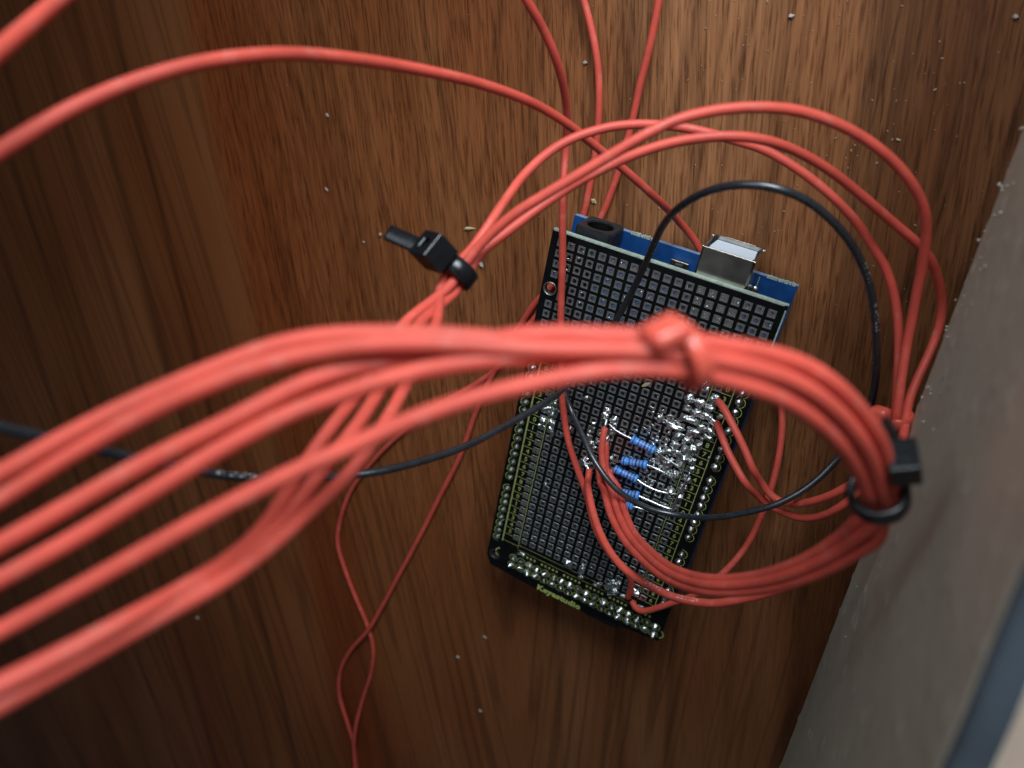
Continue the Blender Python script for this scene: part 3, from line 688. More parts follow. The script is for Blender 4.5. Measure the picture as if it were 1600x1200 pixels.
BLOBS = [(42.7, -23.1, 0.75, 0.99, 0.4, 1), (43.13, -24.5, 0.81, 0.67, 0.4, 1), (40.51, -28.31, 0.96, 0.94, 0.41, 1), (42.95, -28.54, 1.09, 1.02, 0.41, 1), (40.75, -30.72, 0.99, 0.71, 0.02, 1), (42.9, -31.2, 1.2, 0.86, 0.42, 1), (45.55, -28.7, 1.08, 0.76, 0.42, 0), (45.14, -31.07, 1.06, 0.71, 0.02, 1), (46.8, -31.86, 1.26, 0.49, -0.48, 1), (42.41, -33.41, 1.7, 0.68, -0.01, 1), (40.56, -33.69, 1.39, 0.5, 0.78, 0), (35.54, -36.07, 0.58, 0.8, 0.42, 1), (39.27, -36.65, 2.19, 0.55, -0.01, 1), (37.41, -36.36, 0.77, 0.45, -0.78, 1), (45.2, -34.38, 0.89, 0.84, 0.43, 1), (47.47, -34.33, 1.33, 0.71, -0.28, 1), (43.18, -36.66, 1.23, 0.65, 0.96, 1), (43.01, -38.69, 0.91, 0.64, 0.44, 1), (40.82, -41.35, 0.87, 0.73, 0.44, 1), (38.68, -42.25, 0.39, 0.4, 0.44, 1), (40.61, -38.55, 1.15, 0.9, 0.44, 0), (37.67, -44.39, 0.79, 0.74, 0.45, 1), (39.98, -43.28, 1.3, 0.76, 0.05, 0), (46.01, -25.7, 0.6, 0.67, 0.41, 1), (45.94, -26.37, 1.03, 0.97, 0.41, 0), (50.69, -22.62, 1.14, 0.24, 1.2, 1), (48.17, -29.92, 0.63, 0.51, 0.42, 0), (44.21, -36.19, 1.12, 0.88, 0.43, 0), (47.26, -36.12, 1.07, 0.54, 0.03, 0), (36.43, -42.14, 0.36, 0.33, 0.44, 1), (46.15, -36.87, 0.46, 0.35, 0.44, 1), (43.03, -38.45, 1.25, 0.62, 0.96, 1), (40.62, -41.33, 0.87, 0.73, 0.44, 1), (41.91, -43.06, 0.92, 0.76, 0.05, 0), (45.64, -43.61, 0.86, 0.73, 0.46, 1), (43.52, -45.84, 0.7, 0.74, 0.46, 1), (43.0, -49.24, 0.99, 0.91, 0.47, 1), (43.21, -44.08, 0.87, 0.74, 0.45, 0), (43.26, -54.05, 0.93, 0.81, 0.48, 1), (46.05, -51.37, 0.67, 0.76, 0.47, 0), (45.84, -54.47, 0.66, 0.96, 1.5, 1), (45.53, -57.66, 0.81, 0.78, 0.49, 1), (46.27, -49.05, 0.88, 0.75, 0.47, 0), (40.7, -46.51, 1.19, 0.93, 0.46, 0), (43.47, -41.6, 0.77, 0.73, 0.45, 0), (44.79, -40.74, 1.14, 0.99, 0.45, 0), (46.02, -38.99, 0.75, 0.72, 0.44, 0), (39.68, -43.66, 0.98, 0.64, 0.45, 0), (44.75, -41.92, 0.95, 0.73, 0.45, 0), (49.03, -41.25, 0.26, 0.43, 0.45, 1), (46.26, -45.68, 0.67, 0.65, 0.46, 0), (40.83, -49.11, 0.8, 0.68, 0.46, 0), (43.84, -43.54, 1.16, 1.1, 0.45, 0), (22.77, -40.44, 0.87, 0.92, 0.42, 1), (22.74, -41.63, 0.83, 0.67, 0.42, 0), (22.94, -39.43, 0.83, 0.74, 0.42, 0), (25.05, -41.17, 0.95, 0.61, 0.92, 1), (16.96, -38.34, 0.8, 0.45, 0.74, 1), (20.57, -44.52, 0.34, 0.3, 0.43, 1), (20.12, -47.14, 0.39, 0.38, 0.43, 1), (20.23, -48.55, 0.48, 0.87, 0.44, 0), (21.24, -50.04, 0.78, 0.7, 0.44, 0), (22.12, -50.98, 0.78, 0.35, 0.45, 0), (24.89, -46.85, 0.42, 0.49, 0.44, 1), (25.31, -44.73, 1.04, 0.75, 0.43, 0), (24.55, -45.08, 0.42, 0.57, 0.43, 0), (20.24, -56.04, 1.75, 0.56, 1.01, 1), (21.05, -56.66, 0.89, 0.6, 0.46, 0), (10.3, -49.21, 0.52, 1.21, 0.25, 1), (10.58, -51.56, 0.45, 0.99, 0.43, 1), (9.98, -43.04, 0.79, 0.87, 0.41, 0), (9.68, -46.79, 0.9, 0.77, 0.42, 0), (10.16, -44.88, 0.8, 0.57, 0.42, 0), (35.84, -35.71, 0.49, 0.73, 0.23, 1), (14.21, -46.2, 0.53, 0.46, 0.43, 0), (15.16, -48.45, 0.66, 0.77, 0.43, 0), (2.41, -36.04, 0.36, 0.69, -0.27, 1), (2.13, -44.18, 0.69, 0.42, 0.41, 1), (1.37, -46.7, 0.65, 0.51, 0.41, 0), (7.6, -46.02, 0.95, 0.69, 0.42, 1), (7.59, -49.21, 0.77, 0.78, 0.43, 1), (9.27, -46.98, 0.45, 0.58, 0.42, 0), (9.9, -48.9, 0.9, 0.78, 0.43, 1), (10.38, -51.15, 0.54, 1.38, 0.43, 1), (6.93, -51.0, 0.55, 0.4, 0.43, 1), (10.22, -43.65, 0.5, 1.4, 0.14, 0), (7.74, -44.02, 0.54, 0.57, 0.41, 0), (8.43, -45.17, 0.67, 0.58, 0.42, 0), (20.54, -44.41, 0.51, 0.38, 0.43, 1), (20.02, -47.18, 0.47, 0.5, 0.43, 1), (12.14, -67.85, 0.48, 0.47, 0.47, 1), (1.74, -65.23, 0.44, 0.26, 0.91, 1), (2.07, -67.63, 0.31, 0.52, -0.02, 1), (1.96, -70.28, 0.5, 0.39, 0.47, 1), (2.19, -85.86, 1.01, 0.32, 0.88, 1), (1.86, -91.9, 1.35, 0.33, 0.89, 1), (23.9, -89.8, 0.94, 1.45, 0.86, 0), (28.0, -89.32, 0.73, 1.76, -0.11, 1), (28.17, -92.09, 0.82, 0.4, 0.24, 1), (32.92, -91.94, 0.87, 0.7, 0.55, 0), (10.23, -94.01, 1.08, 0.47, 0.13, 0), (36.46, -90.06, 0.98, 2.09, -0.47, 1), (38.38, -88.44, 0.75, 0.68, 0.55, 1), (38.2, -91.41, 1.0, 0.78, 0.56, 1), (37.66, -92.05, 1.43, 0.69, 0.56, 0), (33.12, -91.81, 1.11, 0.79, 0.55, 0), (27.87, -89.25, 0.64, 1.56, -0.11, 1), (43.5, -88.71, 1.01, 0.95, 0.56, 1), (40.41, -91.85, 0.83, 0.6, -0.11, 0), (45.66, -92.49, 0.85, 0.44, 0.25, 1), (51.15, -86.29, 0.89, 0.53, 0.56, 0), (45.17, -75.53, 0.61, 0.51, 0.53, 1), (43.22, -73.59, 0.71, 0.68, -0.13, 1), (41.79, -73.16, 0.66, 0.55, 0.52, 1), (24.89, -46.85, 0.55, 0.53, 0.44, 1), (27.09, -51.81, 0.47, 0.58, 0.45, 1), (45.84, -54.47, 0.41, 0.6, 0.07, 1), (45.12, -58.39, 0.73, 0.55, 0.49, 1), (38.88, -49.83, 0.48, 0.38, 0.46, 1), (40.59, -49.72, 0.52, 0.45, 0.46, 1), (37.5, -48.93, 0.4, 0.34, 0.46, 1), (43.55, -45.94, 0.51, 0.45, 0.46, 1), (37.81, -44.91, 0.99, 0.74, 0.45, 1), (38.14, -46.8, 0.8, 1.12, 0.45, 0), (40.7, -47.23, 0.99, 0.86, 0.46, 0), (20.28, -55.76, 0.67, 0.52, 0.45, 1), (20.1, -57.39, 1.35, 0.44, 0.79, 1)]
for n_, (x, y, rx, ry, ang, kind) in enumerate(BLOBS):
    rx *= 1.15; ry *= 1.15
    bm = bmesh.new(); h = min(rx, ry)*random.Random(n_).uniform(0.7, 1.1)
    blob(bm, x, y, rx, ry, h, ang, n_, 3 if max(rx, ry) > 0.5 else 2)
    obj("solder_blob", bm, SOLD if kind else DULL, shield, smooth=True)
# solder left lying in some of the pad holes
bm = bmesh.new(); rnd = random.Random(21)
for j in range(0, 35):
    for i in range(20):
        if has_pad(i, j) and rnd.random() < (0.45 if j < 7 else 0.10):
            u, v = 2.54+P0*i, 3+P0*j
            a = rnd.uniform(0, 6.28); q = bmesh.ops.create_icosphere(bm, subdivisions=1, radius=1.0)
            r = rnd.uniform(0.12, 0.3)
            for w in q["verts"]: w.co = V((u+math.cos(a)*0.55+w.co.x*r, -v+math.sin(a)*0.55+w.co.y*r*rnd.uniform(.7, 1.2), ZT+0.03+w.co.z*r*0.5))
tag(obj("solder_splash", bm, SOLD, shield, smooth=True), kind="stuff")
bm = bmesh.new(); rnd = random.Random(33)       # thin films of flux and smeared solder round the reworked pads
for _ in range(150):
    f = rnd.random(); x, y = 33.5+f*11.5+rnd.gauss(0, 1.3), -33-f*3-rnd.random()*25*(1-0.25*(1-f))
    if rnd.random() < 0.18: x, y = 8+rnd.random()*7, -42-rnd.random()*10
    if rnd.random() < 0.12: x, y = 20+rnd.random()*6, -42-rnd.random()*12
    a = rnd.uniform(0, 3.14); rx, ry = rnd.uniform(0.25, 0.95), rnd.uniform(0.2, 0.5); o_ = Vector((x, y, 0))
    q = bmesh.ops.create_icosphere(bm, subdivisions=2, radius=1.0)
    for v in q["verts"]:
        p = v.co*(1+0.5*noise.noise(v.co*1.7+o_)); v.co = V((x+p.x*rx*math.cos(a)-p.y*ry*math.sin(a), y+p.x*rx*math.sin(a)+p.y*ry*math.cos(a), ZT+max(-0.05, p.z)*rnd.uniform(0.1, 0.2)+0.04))
tag(obj("solder_smear", bm, DULL, shield, smooth=True), kind="stuff")
def lead(parent, pts, r=0.3, name="lead", mat=LEAD):
    bm = bmesh.new(); tube(bm, smooth_line(catmull(pts, 0.35), 1), r, 8); return obj(name, bm, mat, parent, smooth=True)
for pts in [[[45.11, -58.45, 18.8], [45.33, -56.16, 19.0], [45.41, -53.24, 18.8], [45.97, -50.84, 18.7], [46.12, -46.56, 18.6]], [[43.19, -54.53, 18.9], [45.26, -53.39, 18.7], [46.35, -51.76, 18.5]], [[40.3, -48.69, 18.6], [38.78, -45.51, 18.7], [37.54, -44.08, 18.6]], [[43.36, -54.77, 18.7], [43.84, -56.07, 18.5], [43.99, -57.27, 18.4]]]: lead(shield, pts, 0.26, "jumper_lead")
# resistors
RES = [([30.66, -43.48, 19.55], [36.95, -44.09, 19.55], [[30.96, -43.51, 19.55], [26.64, -43.19, 19.2], [24.22, -42.59, 18.5]], [[36.65, -44.06, 19.55], [38.38, -45.02, 18.9], [43.55, -46.49, 18.6], [44.52, -47.29, 18.4]]), ([30.02, -50.34, 19.55], [36.25, -48.66, 19.55], [[30.31, -50.27, 19.55], [28.63, -51.41, 19.4], [27.57, -51.71, 19.1], [26.73, -51.29, 18.5]], [[35.96, -48.73, 19.55], [37.59, -48.88, 19.2], [40.91, -49.37, 18.9], [43.58, -50.62, 18.5]]), ([28.79, -53.53, 19.55], [35.13, -53.75, 19.55], [[29.09, -53.54, 19.55], [28.01, -53.71, 19.4], [26.62, -54.02, 18.7]], [[34.83, -53.74, 19.55], [37.24, -54.27, 19.7], [40.09, -54.47, 19.6], [43.2, -54.46, 19.0], [43.77, -55.36, 18.4]]), ([30.24, -59.6, 19.55], [36.71, -58.09, 19.55], [[30.53, -59.53, 19.55], [28.65, -60.03, 19.2], [27.56, -60.77, 18.6]], [[36.41, -58.16, 19.55], [38.91, -58.19, 19.5], [42.74, -58.35, 19.3], [45.08, -58.05, 19.1], [45.41, -56.66, 18.8]]), ([31.59, -62.85, 19.55], [36.01, -61.86, 19.55], [[31.88, -62.78, 19.55], [29.53, -63.54, 19.2], [28.36, -64.2, 18.5]], [[35.71, -61.93, 19.55], [37.11, -61.69, 19.4], [39.05, -61.77, 19.0], [39.98, -62.03, 18.5]])]
def dogbone(f):
    d = 0.5-abs(f-0.5)
    return (0.35+0.65*min(1, d/0.04)**.5)*(1.0 if d < 0.15 else 0.80 if d > 0.20 else 1.0-0.20*(d-0.15)/0.05)
for a, b, la, lb in RES:
    A, B = Vector(a), Vector(b); bm = bmesh.new()
    cl = [A.lerp(B, k/40) for k in range(41)]
    tube(bm, cl, 1.12, 18, taper=dogbone)
    body = obj("resistor", bm, RBLUE, shield, smooth=True)
    for f, m in ((0.12, 'navy'), (0.33, 'navy'), (0.46, 'violet'), (0.59, 'dark'), (0.72, 'brown'), (0.86, 'navy')):
        bm = bmesh.new(); c = [A.lerp(B, f+0.027*(q/3)-0.027) for q in range(7)]
        r0 = 1.12*dogbone(f)+0.015
        tube(bm, c, r0, 18); obj("colour_band", bm, BAND[m], body, smooth=True)
    lead(body, la); lead(body, lb)

# ---------------------------------------------------------------- wires
WIRES = [
{'name': 'red_wire', 'pts': [[-11.29, 35.33, 138.87], [-13.02, 37.3, 133.32], [-14.25, 39.4, 128.74], [-16.71, 41.09, 123.64], [-18.58, 43.55, 117.83], [-20.82, 47.61, 108.67]], 'label': 'red wire cutting across the top left corner of the picture', 'r': 0.825},
{'name': 'red_wire', 'pts': [[-14.08, 27.82, 137.23], [-15.02, 30.32, 129.79], [-14.78, 33.16, 122.93], [-13.73, 35.59, 116.02], [-11.83, 37.5, 109.12], [-10.27, 38.37, 102.99], [-8.7, 38.7, 97.21], [-6.83, 37.97, 87.01], [-4.06, 36.57, 75.64], [-0.61, 34.26, 62.09], [3.31, 31.17, 50.1], [6.61, 27.95, 42.17], [10.27, 23.83, 34.66], [15.64, 19.17, 28.08], [20.97, 14.25, 21.68], [24.75, 6.71, 8.0], [30.11, 0.48, 2.6], [36.0, -9.0, 1.3], [46.0, -14.0, 1.0], [52.5, -18.0, 1.6], [56.77, -24.44, 3.5], [59.83, -29.52, 5.0], [61.35, -32.77, 6.5], [62.75, -37.38, 8.0], [63.8, -42.09, 10.0], [64.35, -46.71, 12.0], [64.69, -54.13, 14.5], [64.46, -59.31, 16.5], [62.98, -64.94, 19.5], [60.62, -70.72, 21.5], [57.42, -77.14, 22.5], [53.1, -83.05, 22.0], [49.19, -88.43, 21.4], [46.73, -91.27, 20.8], [44.85, -92.0, 20.0], [43.39, -91.75, 18.6]], 'label': 'long red wire arching across the upper left and under the board by the usb port', 'r': 0.825},
{'name': 'red_wire', 'pts': [[-7.9, 51.66, 45.2], [-5.0, 45.96, 41.47], [-2.73, 41.52, 37.18], [-0.89, 36.76, 33.27], [-0.01, 31.59, 28.73], [0.08, 25.51, 23.83], [-0.14, 17.91, 20.02], [1.69, 10.8, 22.0], [2.85, 3.9, 21.5], [4.52, -4.66, 21.0], [6.03, -13.72, 20.6], [7.56, -21.42, 20.6], [9.3, -29.36, 20.6], [10.9, -35.88, 20.6], [12.87, -42.45, 20.6], [16.15, -50.48, 20.8], [20.48, -57.15, 21.2], [24.55, -62.94, 21.8], [29.0, -70.72, 22.5], [33.93, -75.84, 22.8], [38.42, -78.69, 22.4], [41.18, -82.29, 21.0], [42.0, -86.3, 19.8], [41.96, -91.2, 18.6]], 'label': 'red wire running straight down over the left columns of the black board', 'r': 0.825},
{'name': 'red_wire', 'pts': [[-13.27, 51.44, 3.0], [-9.33, 44.76, 2.6], [-6.08, 39.03, 2.4], [-3.27, 32.76, 2.2], [-1.21, 25.28, 2.0], [-0.27, 19.8, 1.8], [0.37, 13.31, 1.5], [0.68, 6.17, 1.3], [0.65, -1.21, 1.1], [-1.0, -12.0, 0.95], [-3.0, -20.0, 0.95], [-6.87, -26.93, 1.0], [-10.14, -35.6, 1.0], [-14.77, -50.62, 1.0], [-18.41, -66.37, 1.0], [-21.13, -84.13, 1.0], [-25.57, -101.61, 1.0], [-31.25, -124.03, 1.0], [-37.74, -147.48, 1.0], [-42.89, -166.54, 1.6], [-46.43, -178.49, 2.4], [-53.75, -195.5, 1.6], [-58.09, -211.47, 1.0], [-57.78, -226.16, 1.0], [-52.5, -241.12, 1.0], [-48.28, -253.17, 1.0], [-45.06, -271.01, 1.2], [-40.51, -301.76, 1.2]], 'label': 'red wire left of its twin at the top edge, passing behind the power jack', 'r': 0.825},
{'name': 'red_wire', 'pts': [[6.62, 55.9, 4.0], [7.22, 48.45, 3.6], [7.47, 43.03, 3.2], [7.49, 36.71, 2.8], [7.25, 31.12, 2.4], [7.32, 25.25, 2.0], [7.24, 19.42, 1.8], [6.94, 12.85, 1.5], [6.21, 6.52, 1.3], [5.14, -0.16, 1.1], [1.0, -14.0, 0.95], [-1.5, -24.0, 0.95], [-6.72, -32.37, 1.0], [-10.93, -43.89, 1.0], [-16.36, -53.39, 1.0], [-21.61, -59.94, 1.0], [-30.05, -69.69, 1.0], [-40.03, -82.01, 1.0], [-50.52, -98.86, 1.0], [-58.29, -114.38, 1.0], [-61.16, -122.97, 1.0], [-63.6, -136.12, 1.0], [-63.54, -145.98, 1.0], [-59.71, -155.91, 1.0], [-54.28, -166.54, 1.0], [-47.48, -178.84, 0.9], [-44.28, -188.18, 0.9], [-43.93, -202.15, 0.9], [-46.59, -221.92, 0.9], [-47.3, -235.31, 2.4], [-47.31, -250.33, 2.6], [-44.87, -268.94, 2.6], [-41.04, -300.13, 2.6]], 'label': 'red wire right of its twin at the top edge, passing behind the power jack', 'r': 0.825},
{'name': 'red_wire', 'pts': [[14.45, 1.2, 159.5], [15.38, 1.38, 155.93], [15.95, 1.52, 153.8], [17.08, 1.64, 149.16], [18.52, 1.79, 143.44], [19.55, 1.56, 137.87], [19.98, 1.79, 131.6], [19.94, 2.12, 126.82], [19.6, 2.05, 121.12], [19.39, 3.03, 116.79], [18.38, 4.31, 111.01], [15.88, 4.08, 103.41], [13.23, 4.34, 95.56], [9.77, 4.66, 85.5], [4.49, 6.3, 75.29], [4.91, 8.49, 72.51], [5.34, 10.05, 68.87], [5.92, 13.23, 65.4], [5.8, 16.83, 59.45], [5.93, 20.17, 53.55], [7.64, 23.77, 48.14], [10.35, 26.36, 44.22], [14.7, 28.72, 41.06], [19.46, 30.13, 38.34], [24.66, 30.88, 36.49], [30.07, 31.05, 34.93], [35.72, 30.85, 34.13], [40.34, 30.4, 32.64], [47.36, 28.28, 31.28], [53.82, 25.34, 30.04], [59.01, 22.22, 29.4], [63.13, 18.83, 28.71], [66.33, 15.94, 28.07], [68.72, 12.95, 27.79], [70.83, 9.66, 27.82], [72.91, 5.67, 28.29], [75.4, -0.32, 29.87], [77.32, -5.75, 31.32], [78.65, -9.53, 31.96], [79.7, -14.15, 31.98], [79.18, -19.38, 31.75], [77.69, -24.26, 31.67], [75.16, -29.56, 31.02], [72.33, -35.14, 28.17], [69.22, -39.17, 25.69], [66.76, -40.43, 24.94], [64.44, -39.89, 24.87], [61.64, -37.71, 25.19], [58.54, -33.21, 27.89], [56.11, -30.82, 26.69], [53.43, -28.46, 25.61], [50.59, -26.36, 24.13], [48.4, -25.23, 22.39], [46.7, -25.89, 19.2]], 'label': 'inner red wire of the upper loop, nearest the black wire loop', 'r': 0.825, 'group': 'wires of the big upper loop', 'strip': [[47.06, -26.02, 19.3], [46.34, -25.7, 19.2], [45.58, -25.75, 18.4]]},
{'name': 'red_wire', 'pts': [[13.88, 2.54, 158.87], [15.26, 3.01, 155.56], [16.53, 3.16, 151.35], [17.56, 3.02, 146.38], [18.06, 2.17, 140.14], [17.94, 1.39, 134.57], [17.0, 0.93, 129.59], [15.87, 1.36, 125.43], [14.69, 2.46, 120.43], [13.82, 3.87, 114.93], [11.98, 3.89, 107.51], [9.48, 4.06, 98.42], [5.62, 3.88, 87.59], [6.42, 6.61, 76.22], [6.66, 8.73, 73.55], [7.76, 12.04, 71.66], [11.97, 18.29, 69.83], [15.9, 22.36, 68.24], [19.62, 26.02, 66.36], [23.26, 29.6, 64.57], [26.82, 33.09, 62.87], [30.21, 35.92, 60.4], [33.83, 37.79, 57.83], [37.68, 39.11, 55.52], [41.73, 39.96, 53.43], [45.91, 40.11, 50.49], [50.5, 39.47, 47.89], [55.51, 37.93, 45.07], [61.14, 35.12, 42.19], [65.19, 31.98, 40.13], [68.02, 28.56, 38.1], [69.93, 24.4, 36.26], [71.57, 18.72, 34.24], [72.45, 14.82, 33.26], [73.79, 9.48, 32.39], [74.84, 4.8, 32.45], [76.27, -0.75, 33.54], [77.17, -3.94, 34.59], [78.32, -8.12, 34.92], [80.44, -16.16, 30.48], [80.48, -21.69, 30.23], [78.42, -28.95, 30.62], [76.96, -32.8, 30.51], [74.43, -39.0, 27.31], [71.02, -42.68, 24.73], [66.5, -43.96, 22.92], [64.31, -43.51, 22.85], [61.92, -41.82, 23.95], [58.57, -38.01, 27.18], [55.48, -35.97, 25.84], [52.6, -33.86, 24.37], [50.26, -32.12, 22.3], [48.8, -31.83, 19.6], [47.84, -31.29, 18.8]], 'label': 'brightest and outermost red wire of the upper loop', 'r': 0.825, 'group': 'wires of the big upper loop', 'strip': [[48.56, -31.69, 19.4], [47.55, -31.14, 19.0], [46.12, -30.88, 18.4]]},
{'name': 'red_wire', 'pts': [[13.49, 0.57, 159.02], [14.58, 0.6, 155.51], [15.92, 0.98, 151.18], [17.04, 1.05, 146.14], [17.86, 0.81, 140.03], [18.58, 1.06, 133.56], [18.36, 1.37, 128.8], [17.44, 1.76, 123.75], [16.69, 3.03, 118.56], [16.11, 4.24, 113.17], [14.08, 4.29, 106.46], [11.38, 4.42, 97.47], [8.05, 4.71, 87.37], [6.87, 5.27, 75.04], [7.09, 7.5, 72.3], [7.17, 10.12, 69.37], [9.16, 13.3, 64.74], [12.83, 18.17, 59.63], [16.73, 22.47, 56.04], [21.19, 26.27, 53.79], [24.48, 28.67, 52.26], [28.69, 31.03, 50.39], [33.08, 32.76, 48.86], [37.55, 33.87, 47.07], [42.16, 34.01, 44.58], [47.12, 32.84, 40.93], [52.67, 30.68, 37.68], [58.77, 27.44, 34.27], [65.26, 23.7, 30.41], [70.29, 20.75, 27.24], [73.19, 18.36, 25.15], [76.1, 14.53, 22.72], [78.28, 10.7, 21.19], [79.48, 7.37, 20.97], [79.96, 3.82, 21.78], [79.96, 0.89, 23.63], [79.55, -3.42, 27.75], [79.61, -6.39, 30.85], [80.26, -9.38, 37.46], [80.29, -12.3, 46.75], [80.84, -16.0, 51.36], [79.57, -20.52, 55.95], [76.54, -27.47, 57.77], [72.38, -34.48, 57.57], [67.76, -40.71, 57.06], [64.78, -44.14, 56.64], [61.58, -47.42, 56.21], [57.77, -49.92, 55.52], [53.69, -51.87, 54.59], [49.52, -53.1, 53.24], [45.01, -53.84, 51.71], [40.62, -54.65, 48.93], [36.12, -54.96, 44.64], [31.56, -54.88, 38.88], [27.48, -54.25, 32.58], [23.4, -58.78, 20.5], [22.69, -56.8, 19.0]], 'label': 'pink sheened middle red wire of the upper loop, touching the painted panel edge', 'r': 0.825, 'group': 'wires of the big upper loop', 'prints': [[[46.16, -53.31, 52.17], [51.63, -52.49, 53.91]], [[54.48, -51.26, 55.14], [59.06, -49.19, 55.81]]], 'strip': [[22.82, -57.02, 19.2], [21.72, -56.46, 19.0], [20.8, -56.4, 18.5]]},
{'name': 'red_wire', 'pts': [[24.89, -47.04, 19.6], [25.91, -49.14, 20.5], [27.38, -53.53, 21.5], [31.47, -55.0, 23.51], [35.24, -55.26, 29.68], [40.39, -51.8, 40.55], [46.72, -44.55, 53.44], [52.8, -36.66, 64.78], [58.61, -28.26, 73.4], [63.45, -21.79, 77.41], [67.23, -14.53, 81.32], [70.06, -7.24, 84.34], [71.58, -1.57, 86.36], [72.29, 2.79, 88.28], [75.26, 5.25, 89.35], [73.03, 9.83, 91.69], [71.44, 13.03, 93.98], [69.6, 16.57, 96.1], [66.8, 20.31, 99.14], [63.49, 23.8, 102.54], [59.35, 26.85, 106.58], [55.21, 28.56, 110.9], [51.07, 29.25, 114.59], [49.17, 29.44, 116.45], [47.53, 29.56, 117.62], [43.61, 28.6, 118.44], [39.04, 27.54, 119.75], [36.02, 26.52, 120.75], [33.04, 25.01, 121.8], [30.35, 23.59, 122.96], [28.09, 22.67, 124.46], [26.12, 22.11, 125.93], [22.87, 20.79, 128.75], [20.98, 19.55, 130.6], [17.39, 16.51, 134.43], [12.93, 12.86, 138.78], [8.84, 9.05, 143.39], [5.23, 5.69, 148.14], [3.24, 3.96, 151.36]], 'label': 'uppermost red wire of the front bundle just left of the red zip tie', 'r': 0.825, 'group': 'red wires of the front bundle', 'strip': [[25.1, -47.6, 19.8], [24.98, -46.33, 19.4], [25.03, -45.85, 18.5]]},
{'name': 'red_wire', 'pts': [[23.8, -43.33, 19.6], [24.37, -45.53, 21.0], [25.25, -48.97, 22.0], [27.69, -53.13, 23.5], [30.35, -55.09, 25.11], [34.19, -55.44, 31.31], [39.74, -52.12, 41.9], [46.39, -44.89, 54.68], [52.76, -37.03, 65.92], [58.84, -28.62, 74.44], [63.85, -22.09, 78.34], [67.81, -14.87, 82.21], [70.86, -7.63, 85.17], [72.59, -1.95, 87.17], [73.45, 2.52, 89.02], [73.85, 6.27, 90.19], [71.96, 9.66, 93.11], [70.3, 12.85, 95.49], [68.44, 16.15, 97.93], [65.88, 19.64, 101.09], [62.89, 22.9, 104.54], [59.2, 25.82, 108.46], [55.41, 27.63, 112.41], [51.41, 28.5, 115.84], [49.57, 28.76, 117.62], [47.95, 28.85, 118.8], [44.19, 27.92, 119.52], [39.78, 26.89, 121.11], [34.86, 26.09, 123.14], [31.09, 25.45, 124.61], [27.41, 24.67, 126.24], [23.86, 23.58, 128.06], [20.35, 22.15, 129.95], [18.69, 21.33, 131.22], [16.82, 20.23, 132.63], [13.89, 18.31, 135.18], [10.03, 15.19, 138.63], [6.56, 11.91, 142.41], [3.54, 8.6, 146.45], [1.52, 6.58, 149.74]], 'label': 'second red wire down in the front bundle, lightest along the top at left', 'r': 0.825, 'group': 'red wires of the front bundle', 'strip': [[23.88, -43.89, 19.9], [23.74, -42.41, 19.6], [23.47, -41.61, 18.5]]},
{'name': 'red_wire', 'pts': [[24.38, -53.7, 19.4], [25.49, -55.09, 20.5], [26.88, -57.81, 21.5], [28.89, -56.2, 25.5], [32.83, -56.68, 31.75], [38.9, -53.34, 42.3], [45.94, -46.16, 54.96], [52.67, -38.34, 66.08], [59.11, -29.93, 74.47], [64.35, -23.33, 78.23], [68.56, -16.13, 82.02], [71.9, -8.91, 84.88], [73.89, -3.24, 86.74], [74.96, 1.34, 88.4], [72.57, 6.59, 89.75], [71.01, 8.73, 93.36], [69.26, 11.9, 95.74], [67.4, 14.85, 98.28], [65.05, 18.05, 101.5], [62.36, 21.09, 104.96], [59.06, 23.92, 108.8], [55.57, 25.96, 112.63], [51.63, 27.08, 115.95], [49.83, 27.43, 117.66], [48.2, 27.49, 118.87], [44.71, 26.29, 119.85], [41.28, 24.84, 121.46], [36.16, 22.36, 124.37], [32.9, 20.46, 126.44], [29.79, 18.27, 128.74], [26.75, 15.9, 131.17], [23.68, 13.56, 133.6], [19.94, 10.48, 137.26], [15.62, 6.54, 141.75], [11.53, 2.72, 146.35], [7.83, -0.45, 151.01], [5.78, -2.03, 154.17]], 'label': 'lowest separate red wire of the front bundle, crossing the left edge on its own', 'r': 0.825, 'group': 'red wires of the front bundle'},
{'name': 'red_wire', 'pts': [[27.76, -54.36, 19.2], [28.72, -55.92, 19.8], [30.29, -59.78, 20.5], [30.71, -56.07, 22.85], [34.54, -56.4, 29.05], [39.95, -52.82, 40.07], [46.47, -45.61, 52.91], [52.73, -37.76, 64.2], [58.72, -29.35, 72.76], [63.7, -22.85, 76.69], [67.61, -15.58, 80.54], [70.59, -8.28, 83.5], [72.25, -2.62, 85.4], [73.06, 1.77, 87.18], [74.88, 4.89, 88.35], [72.77, 9.01, 91.02], [71.14, 12.18, 93.26], [69.31, 15.52, 95.26], [66.57, 19.15, 98.26], [63.35, 22.55, 101.64], [59.32, 25.6, 105.68], [55.24, 27.48, 110.12], [51.08, 28.32, 113.88], [49.17, 28.54, 115.72], [47.5, 28.64, 116.92], [43.7, 27.25, 117.77], [39.18, 26.29, 119.48], [35.31, 26.03, 121.01], [30.98, 25.51, 122.83], [26.39, 24.69, 124.75], [20.96, 23.3, 127.37], [17.78, 21.98, 129.39], [14.67, 20.08, 132.26], [11.75, 18.07, 135.24], [8.8, 15.85, 138.8], [5.96, 13.34, 142.34], [3.3, 10.8, 145.9], [1.33, 9.03, 149.14]], 'label': 'topmost red wire of the front bundle where it leaves at the left edge', 'r': 0.825, 'group': 'red wires of the front bundle'},
